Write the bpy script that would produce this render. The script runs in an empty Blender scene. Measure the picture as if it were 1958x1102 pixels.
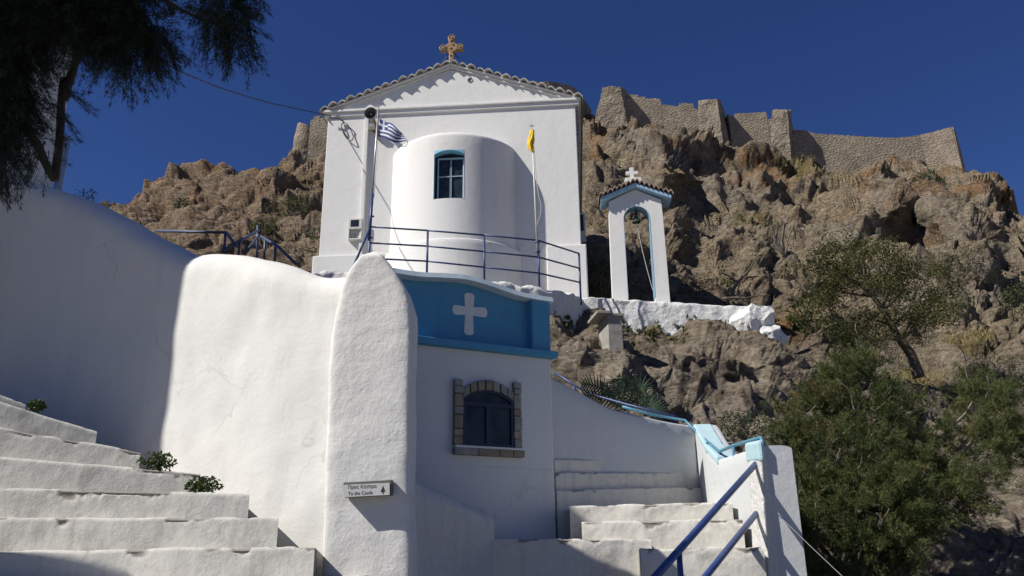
import bpy, math, random
import numpy as np
from mathutils import Matrix
rng = np.random.default_rng(7)
random.seed(7)
SC = bpy.context.scene
COL = SC.collection

# ---------------------------------------------------------------- camera, world, sun, exposure
F_PX, CX, CY = 1560.0, 979.0, 551.0
PITCH, ROLL = math.radians(18.5), math.radians(-0.7)
EYE = np.array([0.0, 0.0, 1.6])
cam_d = bpy.data.cameras.new('camera')
cam = bpy.data.objects.new('camera', cam_d)
COL.objects.link(cam)
cam_d.sensor_width = 36.0
cam_d.lens = F_PX / 1958.0 * 36.0
cam_d.clip_start = 0.05
cam_d.clip_end = 3000
MROT = Matrix.Rotation(math.pi / 2 + PITCH, 4, 'X') @ Matrix.Rotation(ROLL, 4, 'Z')
cam.matrix_world = Matrix.Translation(tuple(EYE)) @ MROT
SC.camera = cam
CM = np.array(MROT)[:3, :3]

SUN_AZ, SUN_EL = math.radians(67), math.radians(43)      # azimuth measured from -Y towards -X
SUN = np.array([-math.sin(SUN_AZ) * math.cos(SUN_EL), -math.cos(SUN_AZ) * math.cos(SUN_EL), math.sin(SUN_EL)])
world = bpy.data.worlds.new('World')
SC.world = world
world.use_nodes = True
wn = world.node_tree
wn.nodes.clear()
w_out = wn.nodes.new('ShaderNodeOutputWorld')
w_bg = wn.nodes.new('ShaderNodeBackground')
w_sky = wn.nodes.new('ShaderNodeTexSky')
w_sky.sky_type = 'NISHITA'
w_sky.sun_disc = False
w_sky.sun_elevation = SUN_EL
w_sky.sun_rotation = math.atan2(SUN[0], SUN[1])
w_sky.altitude = 1500
w_sky.air_density = 1.0
w_sky.dust_density = 0.1
w_sky.ozone_density = 6.0
w_hs = wn.nodes.new('ShaderNodeHueSaturation')
w_hs.inputs['Saturation'].default_value = 1.15
w_hs.inputs['Hue'].default_value = 0.517
wn.links.new(w_sky.outputs[0], w_hs.inputs['Color'])
wn.links.new(w_hs.outputs[0], w_bg.inputs[0])
wn.links.new(w_bg.outputs[0], w_out.inputs[0])
w_bg.inputs[1].default_value = 0.055

sl = bpy.data.lights.new('sun', 'SUN')
sl.energy = 5.0
sl.angle = math.radians(0.53)
sl.color = (1.0, 0.955, 0.88)
so = bpy.data.objects.new('sun', sl)
COL.objects.link(so)
from mathutils import Vector
so.rotation_euler = Vector(tuple(SUN)).to_track_quat('Z', 'Y').to_euler()
so.location = (-30, -10, 40)

SC.view_settings.view_transform = 'Standard'
SC.view_settings.look = 'None'
SC.view_settings.gamma = 1.0
SC.view_settings.use_curve_mapping = False
SC.view_settings.exposure = 0.35


# ---------------------------------------------------------------- survey helpers (a sight line from the survey point -> a world point)
def ray(px, py):
    return CM @ np.array([(px - CX) / F_PX, (CY - py) / F_PX, -1.0])


def aty(px, py, Y):
    d = ray(px, py)
    return EYE + d * (Y / d[1])


def atz(px, py, z):
    d = ray(px, py)
    return EYE + d * ((z - EYE[2]) / d[2])


def lerp_tab(tab, x):
    t = np.array(tab, float)
    return np.interp(x, t[:, 0], t[:, 1])


class Frame:
    """A local frame on a facade: u along it, v = world height, w out towards the viewer."""
    def __init__(s, o, U):
        s.o = np.array([o[0], o[1], 0.0])
        U = np.array([U[0], U[1], 0.0])
        s.U = U / np.linalg.norm(U)
        s.N = np.array([s.U[1], -s.U[0], 0.0])

    def P(s, u, v, w=0.0):
        return s.o + s.U * u + s.N * w + np.array([0, 0, v])

    def uv(s, px, py, w=0.0):
        d = ray(px, py)
        q = s.o + s.N * w
        t = np.dot(q - EYE, s.N) / np.dot(d, s.N)
        p = EYE + d * t
        return float(np.dot(p - s.o, s.U)), float(p[2])


# ---------------------------------------------------------------- noise
def _h(ix, iy, iz, s):
    n = (ix * 374761393 + iy * 668265263 + iz * 2147483647 + s * 1274126177) & 0xFFFFFFFF
    n = ((n ^ (n >> 13)) * 1274126177) & 0xFFFFFFFF
    n = ((n ^ (n >> 15)) * 2246822519) & 0xFFFFFFFF
    n = n ^ (n >> 16)
    return n.astype(np.float64) / 4294967295.0


def perlin(p, seed=0):
    p = np.asarray(p, float)
    i = np.floor(p).astype(np.int64)
    f = p - i
    u = f * f * f * (f * (f * 6 - 15) + 10)
    r = np.zeros(len(p))
    for dx in (0, 1):
        for dy in (0, 1):
            for dz in (0, 1):
                a, b, c = i[:, 0] + dx, i[:, 1] + dy, i[:, 2] + dz
                g = np.stack([_h(a, b, c, seed), _h(a, b, c, seed + 11), _h(a, b, c, seed + 23)], 1) * 2 - 1
                d = f - np.array([dx, dy, dz])
                w = (u[:, 0] if dx else 1 - u[:, 0]) * (u[:, 1] if dy else 1 - u[:, 1]) * (u[:, 2] if dz else 1 - u[:, 2])
                r += w * np.sum(g * d, 1)
    return r


def sm(x, a, b):
    t = np.clip((x - a) / (b - a), 0, 1)
    return t * t * (3 - 2 * t)


def fbm(p, octs=4, seed=0):
    r = np.zeros(len(p))
    a = 1.0
    for k in range(octs):
        r += a * perlin(p * 2 ** k + 17.3 * k, seed + k)
        a *= .5
    return r


def facets(p, seed=0):
    """Fractured rock: the lower envelope of tilted shallow bowls, so broken faces meet in sharp arrises."""
    p = np.asarray(p, float)
    i = np.floor(p).astype(np.int64)
    n = len(p)
    d1 = np.full(n, 9.0)
    d2 = np.full(n, 9.0)
    for dx in (-1, 0, 1):
        for dy in (-1, 0, 1):
            for dz in (-1, 0, 1):
                a, b, c = i[:, 0] + dx, i[:, 1] + dy, i[:, 2] + dz
                j = np.stack([_h(a, b, c, seed), _h(a, b, c, seed + 1), _h(a, b, c, seed + 2)], 1)
                q = p - (np.stack([a, b, c], 1) + j)
                g = np.stack([_h(a, b, c, seed + 3), _h(a, b, c, seed + 4), _h(a, b, c, seed + 5)], 1) * 2 - 1
                v = .8 * np.sum(q * q, 1) + .75 * np.sum(g * q, 1) + .7 * (_h(a, b, c, seed + 6) - .5)
                d2 = np.where(v < d1, d1, np.minimum(d2, v))
                d1 = np.minimum(d1, v)
    return d1, d2 - d1


# ---------------------------------------------------------------- mesh helpers
OFF = {}


def thing(name, label, cat, loc=(0, 0, 0), group=None):
    o = bpy.data.objects.new(name, None)
    o.empty_display_size = 0.2
    COL.objects.link(o)
    o.location = tuple(float(x) for x in loc)
    OFF[o.name] = np.array(loc, float)
    tag(o, label, cat, group)
    return o


def tag(o, label, cat, group=None, kind=None):
    if label:
        o['label'] = label
    if cat:
        o['category'] = cat
    if group:
        o['group'] = group
    if kind:
        o['kind'] = kind
    return o


def obj(name, verts, faces, mat, parent=None, smooth=False, sharp=None, bevel=0, fm=None, loc=None, label=None):
    """Link ONE mesh object; vertices are given in world space."""
    verts = np.asarray(verts, float).reshape(-1, 3)
    if parent is not None:
        off = OFF[parent.name]
    elif loc is not None:
        off = np.array(loc, float)
    else:
        off = np.array([verts[:, 0].mean(), verts[:, 1].mean(), verts[:, 2].min()])
    v = verts - off
    me = bpy.data.meshes.new(name)
    if isinstance(faces, np.ndarray):
        k = faces.shape[1]
        me.vertices.add(len(v))
        me.vertices.foreach_set('co', v.ravel())
        me.loops.add(faces.size)
        me.loops.foreach_set('vertex_index', faces.ravel().astype(np.int32))
        me.polygons.add(len(faces))
        me.polygons.foreach_set('loop_start', np.arange(0, faces.size, k, dtype=np.int32))
        me.polygons.foreach_set('loop_total', np.full(len(faces), k, dtype=np.int32))
        me.update(calc_edges=True)
    else:
        me.from_pydata([tuple(x) for x in v], [], [tuple(int(i) for i in f) for f in faces])
    for m in (mat if isinstance(mat, (list, tuple)) else [mat]):
        me.materials.append(m)
    if fm is not None:
        me.polygons.foreach_set('material_index', np.asarray(fm, dtype=np.int32))
    if smooth:
        me.polygons.foreach_set('use_smooth', np.ones(len(me.polygons), dtype=bool))
        if sharp:
            me.set_sharp_from_angle(angle=math.radians(sharp))
    me.update()
    o = bpy.data.objects.new(name, me)
    COL.objects.link(o)
    if parent is not None:
        o.parent = parent
        OFF[o.name] = off
    else:
        o.location = tuple(off)
        OFF[o.name] = off
    if bevel:
        b = o.modifiers.new('bevel', 'BEVEL')
        b.width = bevel
        b.segments = 2
        b.limit_method = 'ANGLE'
        b.angle_limit = math.radians(40)
    if label:
        o['label'] = label
    return o


class MB:
    def __init__(s):
        s.v, s.f, s.m = [], [], []

    def add(s, verts, faces, m=0):
        b = len(s.v)
        s.v += [np.asarray(x, float) for x in verts]
        s.f += [[i + b for i in f] for f in faces]
        s.m += [m] * len(faces)
        return s

    def box8(s, c, m=0):
        """c: 8 corners, bottom ring then top ring (both counter-clockwise seen from above)."""
        return s.add(c, [(3, 2, 1, 0), (4, 5, 6, 7), (0, 1, 5, 4), (1, 2, 6, 5), (2, 3, 7, 6), (3, 0, 4, 7)], m)

    def fbox(s, fr, u0, u1, v0, v1, w0, w1, m=0):
        c = [fr.P(u0, v0, w1), fr.P(u1, v0, w1), fr.P(u1, v0, w0), fr.P(u0, v0, w0),
             fr.P(u0, v1, w1), fr.P(u1, v1, w1), fr.P(u1, v1, w0), fr.P(u0, v1, w0)]
        return s.box8(c, m)

    def prism(s, fr, uv, w0, w1, m=0):
        """Extrude an outline (u, v), counter-clockwise seen from the front, from w0 (back) to w1 (front)."""
        n = len(uv)
        vs = [fr.P(u, v, w1) for u, v in uv] + [fr.P(u, v, w0) for u, v in uv]
        fs = [list(range(n)), list(range(2 * n - 1, n - 1, -1))]
        for i in range(n):
            j = (i + 1) % n
            fs.append([j, i, n + i, n + j])
        return s.add(vs, fs, m)

    def tube(s, pts, r, n=8, m=0, cap=True):
        pts = [np.asarray(p, float) for p in pts]
        k = len(pts)
        rr = r if hasattr(r, '__len__') else [r] * k
        rings = []
        ref = None
        for i, p in enumerate(pts):
            t = pts[min(i + 1, k - 1)] - pts[max(i - 1, 0)]
            t = t / (np.linalg.norm(t) + 1e-12)
            if ref is None:
                a = np.array([0, 0, 1.0]) if abs(t[2]) < .9 else np.array([1.0, 0, 0])
                ref = np.cross(t, a)
            ref = ref - t * np.dot(ref, t)
            ref /= np.linalg.norm(ref) + 1e-12
            b = np.cross(t, ref)
            rings.append([p + rr[i] * (math.cos(2 * math.pi * j / n) * ref + math.sin(2 * math.pi * j / n) * b) for j in range(n)])
        fs = []
        for i in range(k - 1):
            for j in range(n):
                fs.append([i * n + j, i * n + (j + 1) % n, (i + 1) * n + (j + 1) % n, (i + 1) * n + j])
        if cap:
            fs.append(list(range(n - 1, -1, -1)))
            fs.append([(k - 1) * n + j for j in range(n)])
        return s.add([q for r_ in rings for q in r_], fs, m)

    def lathe(s, prof, o, ax, n=28, m=0):
        """prof: (radius, distance along the axis)."""
        ax = np.asarray(ax, float)
        ax = ax / np.linalg.norm(ax)
        a = np.array([0, 0, 1.0]) if abs(ax[2]) < .9 else np.array([1.0, 0, 0])
        e1 = np.cross(ax, a)
        e1 /= np.linalg.norm(e1)
        e2 = np.cross(ax, e1)
        vs, fs = [], []
        for r, h in prof:
            for j in range(n):
                t = 2 * math.pi * j / n
                vs.append(np.asarray(o) + ax * h + max(r, 1e-4) * (math.cos(t) * e1 + math.sin(t) * e2))
        for i in range(len(prof) - 1):
            for j in range(n):
                fs.append([i * n + j, i * n + (j + 1) % n, (i + 1) * n + (j + 1) % n, (i + 1) * n + j])
        return s.add(vs, fs, m)

    def build(s, name, mat, parent=None, **k):
        return obj(name, s.v, s.f, mat, parent, fm=s.m if len(set(s.m)) > 1 else None, **k)


def smooth_line(pts, n):
    """Catmull-Rom through the points, n samples evenly spaced in parameter."""
    P = np.asarray(pts, float)
    k = len(P)
    ext = np.vstack([2 * P[0] - P[1], P, 2 * P[-1] - P[-2]])
    out = []
    for t in np.linspace(0, k - 1, n):
        i = min(int(t), k - 2)
        u = t - i
        a, b, c, d = ext[i], ext[i + 1], ext[i + 2], ext[i + 3]
        out.append(.5 * ((2 * b) + (c - a) * u + (2 * a - 5 * b + 4 * c - d) * u * u + (3 * b - a - 3 * c + d) * u ** 3))
    return np.array(out)


def ribbon_wall(name, tops, zbot, thick, mat, parent=None, n=120, rows=26, amp=.015, fscale=2.0, rnd=.5, seed=3, curve=True, **k):
    """A plastered wall along a plan line: tops = world points along its top front edge (left to right seen from the front)."""
    T = smooth_line(tops, n) if curve else np.array([np.array(tops[i]) + (np.array(tops[i + 1]) - np.array(tops[i])) * t
                                                    for i in range(len(tops) - 1) for t in np.linspace(0, 1, max(2, n // (len(tops) - 1)), endpoint=(i == len(tops) - 2))])
    n = len(T)
    tg = np.gradient(T[:, :2], axis=0)
    tg /= np.linalg.norm(tg, axis=1)[:, None] + 1e-9
    N = np.stack([tg[:, 1], -tg[:, 0]], 1)             # towards the viewer
    rr = thick * rnd
    prof = []
    for j in range(rows):
        prof.append((0.0, j / (rows - 1), 0.0))        # front face: fraction of the height
    for a in np.linspace(0, math.pi, 11)[1:-1]:
        prof.append((thick / 2 * (1 - math.cos(a)), 1.0, rr * math.sin(a)))
    prof.append((thick, 1.0, 0.0))
    prof.append((thick, 0.0, 0.0))
    m = len(prof)
    V = np.zeros((n, m, 3))
    zb = zbot if hasattr(zbot, '__len__') else np.full(n, zbot)
    for j, (d, h, up) in enumerate(prof):
        z = zb + (T[:, 2] - rr - zb) * h + up
        V[:, j, 0] = T[:, 0] - N[:, 0] * d
        V[:, j, 1] = T[:, 1] - N[:, 1] * d
        V[:, j, 2] = z
    flat = V.reshape(-1, 3)
    dsp = amp * (fbm(flat * fscale, 3, seed))
    dz = amp * .8 * fbm(flat * fscale + 40, 3, seed + 9)
    NN = np.repeat(N[:, None, :], m, 1).reshape(-1, 2)
    flat = flat.copy()
    flat[:, 0] += NN[:, 0] * dsp
    flat[:, 1] += NN[:, 1] * dsp
    flat[:, 2] += dz * (np.tile(np.array([p[1] for p in prof]), n) > .5)
    fs = []
    for i in range(n - 1):
        for j in range(m - 1):
            fs.append([i * m + j, (i + 1) * m + j, (i + 1) * m + j + 1, i * m + j + 1])
    fs.append(list(range(0, m)))
    fs.append([(n - 1) * m + j for j in range(m - 1, -1, -1)])
    return obj(name, flat, fs, mat, parent, smooth=True, sharp=50, **k)


def step_block(name, pl, pr, depth, zbot, mat, parent=None, n=60, amp=.012, seed=1, skew=0.0, **k):
    """One stair step: front top edge from pl to pr, running back by depth."""
    pl, pr = np.asarray(pl, float), np.asarray(pr, float)
    d = (pr - pl)[:2]
    d /= np.linalg.norm(d)
    N = np.array([d[1], -d[0]])
    prof = [(0, None), (0, .25), (0, .16), (0, .11), (0, .08), (.0, .055), (0, .035), (0, .022), (.002, .010), (.008, .002), (.02, 0), (.045, 0), (depth * .5, 0), (depth, 0), (depth, None)]
    m = len(prof)
    V = []
    for t in np.linspace(0, 1, n):
        c = pl + (pr - pl) * t
        for q, h in prof:
            z = zbot if h is None else c[2] - h
            V.append([c[0] - N[0] * q + skew * q * t ** 4, c[1] - N[1] * q, z])
    V = np.array(V)
    dsp = amp * fbm(V * np.array([3., 3., 5.]), 4, seed)
    dz = amp * fbm(V * np.array([2.2, 2.2, 0.01]) + 9, 3, seed + 5)
    V[:, 0] += N[0] * dsp
    V[:, 1] += N[1] * dsp
    V[:, 2] += dz
    hh = np.tile(np.array([.5 if q[1] is None else q[1] for q in prof]), n)
    chip = sm(fbm(V * np.array([5., 5., 9.]) + seed, 5, seed + 3) - hh * 9.0, -.12, .22)
    chip *= sm(fbm(V * np.array([1.3, 1.3, .1]) + 3 * seed, 2, seed + 8), -.55, .0)
    inner = np.tile(np.array([0. if (q[0] == 0 or q[1] is None) else 1. for q in prof]), n)
    V[:, 0] -= N[0] * .010 * chip * (1 - inner)
    V[:, 1] -= N[1] * .010 * chip * (1 - inner)
    V[:, 2] -= .008 * chip * (hh < .05)
    fs = []
    for i in range(n - 1):
        for j in range(m - 1):
            fs.append([i * m + j, (i + 1) * m + j, (i + 1) * m + j + 1, i * m + j + 1])
    fs.append(list(range(m)))
    fs.append([(n - 1) * m + j for j in range(m - 1, -1, -1)])
    o = obj(name, V, fs, mat, parent, smooth=True, sharp=40, **k)
    at = o.data.attributes.new('worn', 'FLOAT', 'POINT')
    at.data.foreach_set('value', np.clip(chip * 1.25, 0, 1))
    return o


# ---------------------------------------------------------------- materials
MATS = {}


def nodes_of(name):
    m = bpy.data.materials.new(name)
    m.use_nodes = True
    nt = m.node_tree
    nt.nodes.clear()
    out = nt.nodes.new('ShaderNodeOutputMaterial')
    b = nt.nodes.new('ShaderNodeBsdfPrincipled')
    nt.links.new(b.outputs[0], out.inputs[0])
    return m, nt, b


def nz(nt, vec, scale, detail=5, rough=.55, dist=0.0):
    t = nt.nodes.new('ShaderNodeTexNoise')
    t.inputs['Scale'].default_value = scale
    t.inputs['Detail'].default_value = detail
    t.inputs['Roughness'].default_value = rough
    t.inputs['Distortion'].default_value = dist
    nt.links.new(vec, t.inputs['Vector'])
    return t.outputs['Fac']


def ramp(nt, fac, stops):
    r = nt.nodes.new('ShaderNodeValToRGB')
    e = r.color_ramp.elements
    while len(e) < len(stops):
        e.new(0.5)
    for el, (p, c) in zip(e, stops):
        el.position = p
        el.color = (*c, 1) if hasattr(c, '__len__') else (c, c, c, 1)
    nt.links.new(fac, r.inputs[0])
    return r.outputs[0]


def mix(nt, a, b, fac, mode='MIX'):
    m = nt.nodes.new('ShaderNodeMix')
    m.data_type = 'RGBA'
    m.blend_type = mode
    for sock, x in ((m.inputs[0], fac), (m.inputs[6], a), (m.inputs[7], b)):
        if hasattr(x, 'node'):
            nt.links.new(x, sock)
        elif hasattr(x, '__len__'):
            sock.default_value = (*x, 1)
        else:
            sock.default_value = x
    return m.outputs[2]


def bump(nt, b, h, strength, dist, prev=None):
    n = nt.nodes.new('ShaderNodeBump')
    n.inputs['Strength'].default_value = strength
    n.inputs['Distance'].default_value = dist
    nt.links.new(h, n.inputs['Height'])
    if prev:
        nt.links.new(prev, n.inputs['Normal'])
    nt.links.new(n.outputs[0], b.inputs['Normal'])
    return n.outputs[0]


def coord(nt):
    t = nt.nodes.new('ShaderNodeTexCoord')
    return t.outputs['Object']


def plaster(name, base=(.80, .79, .76), grime=(.55, .52, .46), amount=.35, rough_amt=.5, scale=1.0, chips=0.0):
    m, nt, b = nodes_of(name)
    c = coord(nt)
    patch = ramp(nt, nz(nt, c, 1.1 * scale, 6, .62), [(.30, 0.0), (.78, 1.0)])
    fine = ramp(nt, nz(nt, c, 14 * scale, 5, .6), [(.35, 0.0), (.8, 1.0)])
    g = nt.nodes.new('ShaderNodeMath')
    g.operation = 'MULTIPLY'
    nt.links.new(patch, g.inputs[0])
    nt.links.new(fine, g.inputs[1])
    g2 = nt.nodes.new('ShaderNodeMath')
    g2.operation = 'MULTIPLY'
    nt.links.new(g.outputs[0], g2.inputs[0])
    g2.inputs[1].default_value = amount
    col = mix(nt, base, grime, g2.outputs[0])
    mpz = nt.nodes.new('ShaderNodeMapping')
    mpz.inputs['Scale'].default_value = (5, 5, .45)
    nt.links.new(c, mpz.inputs[0])
    dr = ramp(nt, nz(nt, mpz.outputs[0], 1.0 * scale, 6, .65), [(.52, 0.0), (.72, .42 * min(1, amount * 1.6))])
    col = mix(nt, col, grime, dr)
    tone = ramp(nt, nz(nt, c, .55 * scale, 3, .5), [(.3, (.96, .965, .97)), (.7, (1.0, .995, .985))])
    col = mix(nt, col, tone, 1.0, 'MULTIPLY')
    if chips:
        sp = ramp(nt, nz(nt, c, 9 * scale, 8, .75, .6), [(.66 - chips * .06, 0.0), (.70 - chips * .05, 1.0)])
        s2 = ramp(nt, nz(nt, c, 1.6 * scale, 3, .5), [(.5, 0.0), (.62, .75)])
        mm = nt.nodes.new('ShaderNodeMath')
        mm.operation = 'MULTIPLY'
        nt.links.new(sp, mm.inputs[0])
        nt.links.new(s2, mm.inputs[1])
        col = mix(nt, col, (.30, .275, .235), mm.outputs[0])
    # hairline cracks, in places
    wj = nt.nodes.new('ShaderNodeTexNoise')
    wj.inputs['Scale'].default_value = 2.2
    wj.inputs['Detail'].default_value = 6
    nt.links.new(c, wj.inputs['Vector'])
    wa = mix(nt, c, wj.outputs['Color'], .9, 'ADD')
    vo = nt.nodes.new('ShaderNodeTexVoronoi')
    vo.feature = 'DISTANCE_TO_EDGE'
    vo.inputs['Scale'].default_value = .75 * scale
    nt.links.new(wa, vo.inputs['Vector'])
    hl = ramp(nt, vo.outputs['Distance'], [(0.0, .30), (.010, 0.0)])
    hm = ramp(nt, nz(nt, c, .9 * scale, 3, .5), [(.50, 0.0), (.62, 1.0)])
    col = mix(nt, col, tuple(x * .55 for x in grime), mix(nt, hl, hm, 1.0, 'MULTIPLY'))
    nt.links.new(col, b.inputs['Base Color'])
    b.inputs['Roughness'].default_value = .92
    b.inputs['Specular IOR Level'].default_value = .15
    n1 = bump(nt, b, nz(nt, c, 4.5 * scale, 6, .55), .5 * rough_amt, .05)
    n2 = bump(nt, b, nz(nt, c, 38 * scale, 6, .65, .3), .55 * rough_amt, .012, n1)
    # trowelled ridges and flaked edges, only in places
    pk = ramp(nt, nz(nt, c, 7 * scale, 4, .6, .8), [(.56, 0.0), (.63, 1.0)])
    bump(nt, b, pk, .16 * rough_amt, .012, n2)
    MATS[name] = m
    return m


def paint(name, base, rough=.5, metal=0.0, var=.25, scale=20.0, bmp=.15, wear=None):
    m, nt, b = nodes_of(name)
    c = coord(nt)
    f = nz(nt, c, scale, 5, .6)
    dk = tuple(x * (1 - var) for x in base)
    lt = tuple(min(1, x * (1 + var * .5)) for x in base)
    col = ramp(nt, f, [(.3, dk), (.7, lt)])
    if wear:
        w = ramp(nt, nz(nt, c, scale * 2.3, 6, .7), [(.62, 0.0), (.70, 1.0)])
        col = mix(nt, col, wear, w)
    nt.links.new(col, b.inputs['Base Color'])
    b.inputs['Roughness'].default_value = rough
    b.inputs['Metallic'].default_value = metal
    bump(nt, b, nz(nt, c, scale * 3, 4, .6), bmp, .01)
    MATS[name] = m
    return m


def leafmat(name, c0, c1, trans=.25, scale=3.0):
    m, nt, b = nodes_of(name)
    c = coord(nt)
    col = ramp(nt, nz(nt, c, scale, 4, .6), [(.32, c0), (.68, c1)])
    gi = nt.nodes.new('ShaderNodeObjectInfo')
    nt.links.new(col, b.inputs['Base Color'])
    b.inputs['Roughness'].default_value = .6
    b.inputs['Specular IOR Level'].default_value = .25
    tr = nt.nodes.new('ShaderNodeBsdfTranslucent')
    nt.links.new(col, tr.inputs[0])
    ms = nt.nodes.new('ShaderNodeMixShader')
    ms.inputs[0].default_value = trans
    out = [n for n in nt.nodes if n.type == 'OUTPUT_MATERIAL'][0]
    nt.links.new(b.outputs[0], ms.inputs[1])
    nt.links.new(tr.outputs[0], ms.inputs[2])
    nt.links.new(ms.outputs[0], out.inputs[0])
    return m


def stone_wall_mat(name, c0, c1, scale):
    m, nt, b = nodes_of(name)
    c = coord(nt)
    v = nt.nodes.new('ShaderNodeTexVoronoi')
    v.inputs['Scale'].default_value = scale
    mp = nt.nodes.new('ShaderNodeMapping')
    mp.inputs['Scale'].default_value = (1, 1, 1.9)
    nt.links.new(c, mp.inputs[0])
    nt.links.new(mp.outputs[0], v.inputs['Vector'])
    cell = ramp(nt, v.outputs['Color'], [(.2, c0), (.8, c1)])
    big = ramp(nt, nz(nt, c, .35, 5, .6), [(.3, (.62, .59, .55)), (.5, (.95, .92, .88)), (.7, (1.2, 1.14, 1.06))])
    col = mix(nt, cell, big, 1.0, 'MULTIPLY')
    nt.links.new(col, b.inputs['Base Color'])
    b.inputs['Roughness'].default_value = .95
    b.inputs['Specular IOR Level'].default_value = .1
    n1 = bump(nt, b, v.outputs['Distance'], .9, .12)
    bump(nt, b, nz(nt, c, scale * 1.7, 6, .7), .9, .12, n1)
    return m


W_CHURCH = plaster('church_plaster', (.68, .675, .655), (.5, .475, .42), .34, .35, .8)
W_WALL = plaster('wall_whitewash', (.68, .675, .655), (.5, .47, .41), .38, .36, .9)
W_PILLAR = plaster('pillar_whitewash', (.66, .655, .635), (.42, .40, .36), .4, .55, 1.2, .35)
W_STEP = plaster('step_whitewash', (.62, .605, .56), (.30, .275, .235), .75, .38, 1.6, .8)
def worn_edges(m):
    nt = m.node_tree
    b = [n for n in nt.nodes if n.type == 'BSDF_PRINCIPLED'][0]
    src = b.inputs['Base Color'].links[0].from_socket
    at = nt.nodes.new('ShaderNodeAttribute')
    at.attribute_name = 'worn'
    f = ramp(nt, at.outputs['Fac'], [(.25, 0.0), (.8, .8)])
    nt.links.new(mix(nt, src, (.20, .185, .155), f), b.inputs['Base Color'])


worn_edges(W_STEP)
W_ROUGH = plaster('rough_whitewash', (.66, .66, .65), (.42, .40, .36), .5, 1.9, 2.2, .5)
W_STAIR = plaster('stair_wall_whitewash', (.515, .535, .55), (.42, .39, .34), .4, .4, 1.0)  # base cooled to carry the blue sky tint of its shade
W_HOUSE = plaster('house_plaster', (.575, .595, .61), (.46, .45, .42), .3, .4, 1.0)  # bluish base: sky tint of the shaded walls mixed into the colour
BLUE = plaster('blue_plaster', (.085, .27, .45), (.06, .2, .34), .7, .5, 1.3)
LBLUE = plaster('light_blue_plaster', (.38, .53, .58), (.34, .45, .5), .5, .6, 1.5)
TRIM = plaster('grey_trim_plaster', (.62, .62, .58), (.4, .39, .35), .5, .5, 1.5)
MIDBLUE = paint('window_blue_paint', (.22, .50, .66), .55, 0, .2, 9)
NAVY = paint('navy_metal_paint', (.035, .06, .16), .42, .2, .3, 25, wear=(.09, .09, .11))
RAILBLUE = paint('rail_blue_paint', (.05, .09, .26), .4, .2, .3, 25, wear=(.12, .13, .16))
TEALRAIL = paint('teal_rail_paint', (.10, .27, .38), .45, .2, .3, 25)
STEEL = paint('galvanised_steel', (.42, .42, .42), .42, .6, .25, 15)
DARKGREY = paint('dark_grey_plastic', (.09, .09, .088), .5, 0, .3, 18)
SIGNGREY = paint('sign_frame_grey', (.11, .11, .105), .55, .1, .2, 22)
SIGNWHITE = paint('sign_face_white', (.50, .50, .49), .5, 0, .06, 12)
INK = paint('sign_ink', (.02, .02, .022), .6, 0, .1, 10)
BLACK = paint('black_cable', (.02, .02, .022), .6, 0, .2, 10)
BOXGREY = paint('meter_box_plastic', (.52, .52, .48), .55, 0, .1, 14)
GOLD = paint('weathered_gilt', (.31, .195, .085), .5, .2, .5, 16, .5, wear=(.18, .09, .04))
RUST = paint('rusty_iron', (.24, .12, .05), .8, .1, .4, 20)
CONC = paint('old_concrete', (.30, .29, .26), .9, 0, .35, 6, .5)
TILE = paint('old_roof_tile', (.40, .38, .345), .9, 0, .5, 7, .6, wear=(.16, .15, .13))
BRONZE = paint('green_bronze', (.06, .085, .065), .5, .5, .4, 18)
FLAGBLUE = paint('flag_blue_cloth', (.03, .05, .20), .85, 0, .2, 20)
FLAGWHITE = paint('flag_white_cloth', (.62, .63, .66), .85, 0, .1, 20)
YELLOW = paint('yellow_cloth', (.80, .52, .02), .8, 0, .25, 14)
CREAM = paint('painted_cross_white', (.62, .64, .63), .85, 0, .12, 9)
ROPE = paint('pale_rope', (.5, .48, .42), .9, 0, .2, 30)
S1 = paint('surround_stone_grey', (.24, .24, .22), .9, 0, .35, 9, .6)
S2 = paint('surround_stone_tan', (.30, .27, .20), .9, 0, .35, 9, .6)
S3 = paint('surround_stone_brown', (.22, .185, .14), .9, 0, .35, 9, .6)
CASTLE = stone_wall_mat('castle_masonry', (.22, .19, .155), (.30, .262, .215), 3.4)
GRND = paint('pale_ground', (.22, .20, .175), .95, 0, .3, 1.5, .4)
BARK = paint('tree_bark', (.10, .08, .06), .95, 0, .5, 14, 1.0)
BARKLIGHT = paint('grey_dry_branch', (.20, .17, .14), .95, 0, .4, 14, .8)
gm, gnt, gb = nodes_of('window_glass')
gc = coord(gnt)
gnt.links.new(ramp(gnt, nz(gnt, gc, 4.5, 3, .5), [(.35, (.012, .016, .022)), (.7, (.035, .045, .055))]), gb.inputs['Base Color'])
gb.inputs['Roughness'].default_value = .15
gb.inputs['Specular IOR Level'].default_value = .3
GLASS = gm

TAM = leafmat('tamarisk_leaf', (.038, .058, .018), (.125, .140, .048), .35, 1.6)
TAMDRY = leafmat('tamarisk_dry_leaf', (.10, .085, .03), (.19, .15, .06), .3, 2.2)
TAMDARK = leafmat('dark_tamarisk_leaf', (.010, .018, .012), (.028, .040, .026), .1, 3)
OLIVE = leafmat('acacia_leaf', (.034, .042, .011), (.078, .082, .021), .3, 1.2)
SHRUB = leafmat('shrub_leaf', (.055, .068, .022), (.120, .120, .045), .25, 1.5)
DKSHRUB = leafmat('dark_shrub_leaf', (.020, .034, .014), (.055, .075, .03), .2, 1.5)
WEED = leafmat('weed_leaf', (.035, .055, .016), (.085, .115, .04), .3, 6)
DRY = leafmat('dry_grass_blade', (.26, .21, .09), (.40, .34, .17), .2, 1.0)
PALM = leafmat('palm_leaflet', (.012, .03, .018), (.03, .05, .03), .1, 3)


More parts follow.
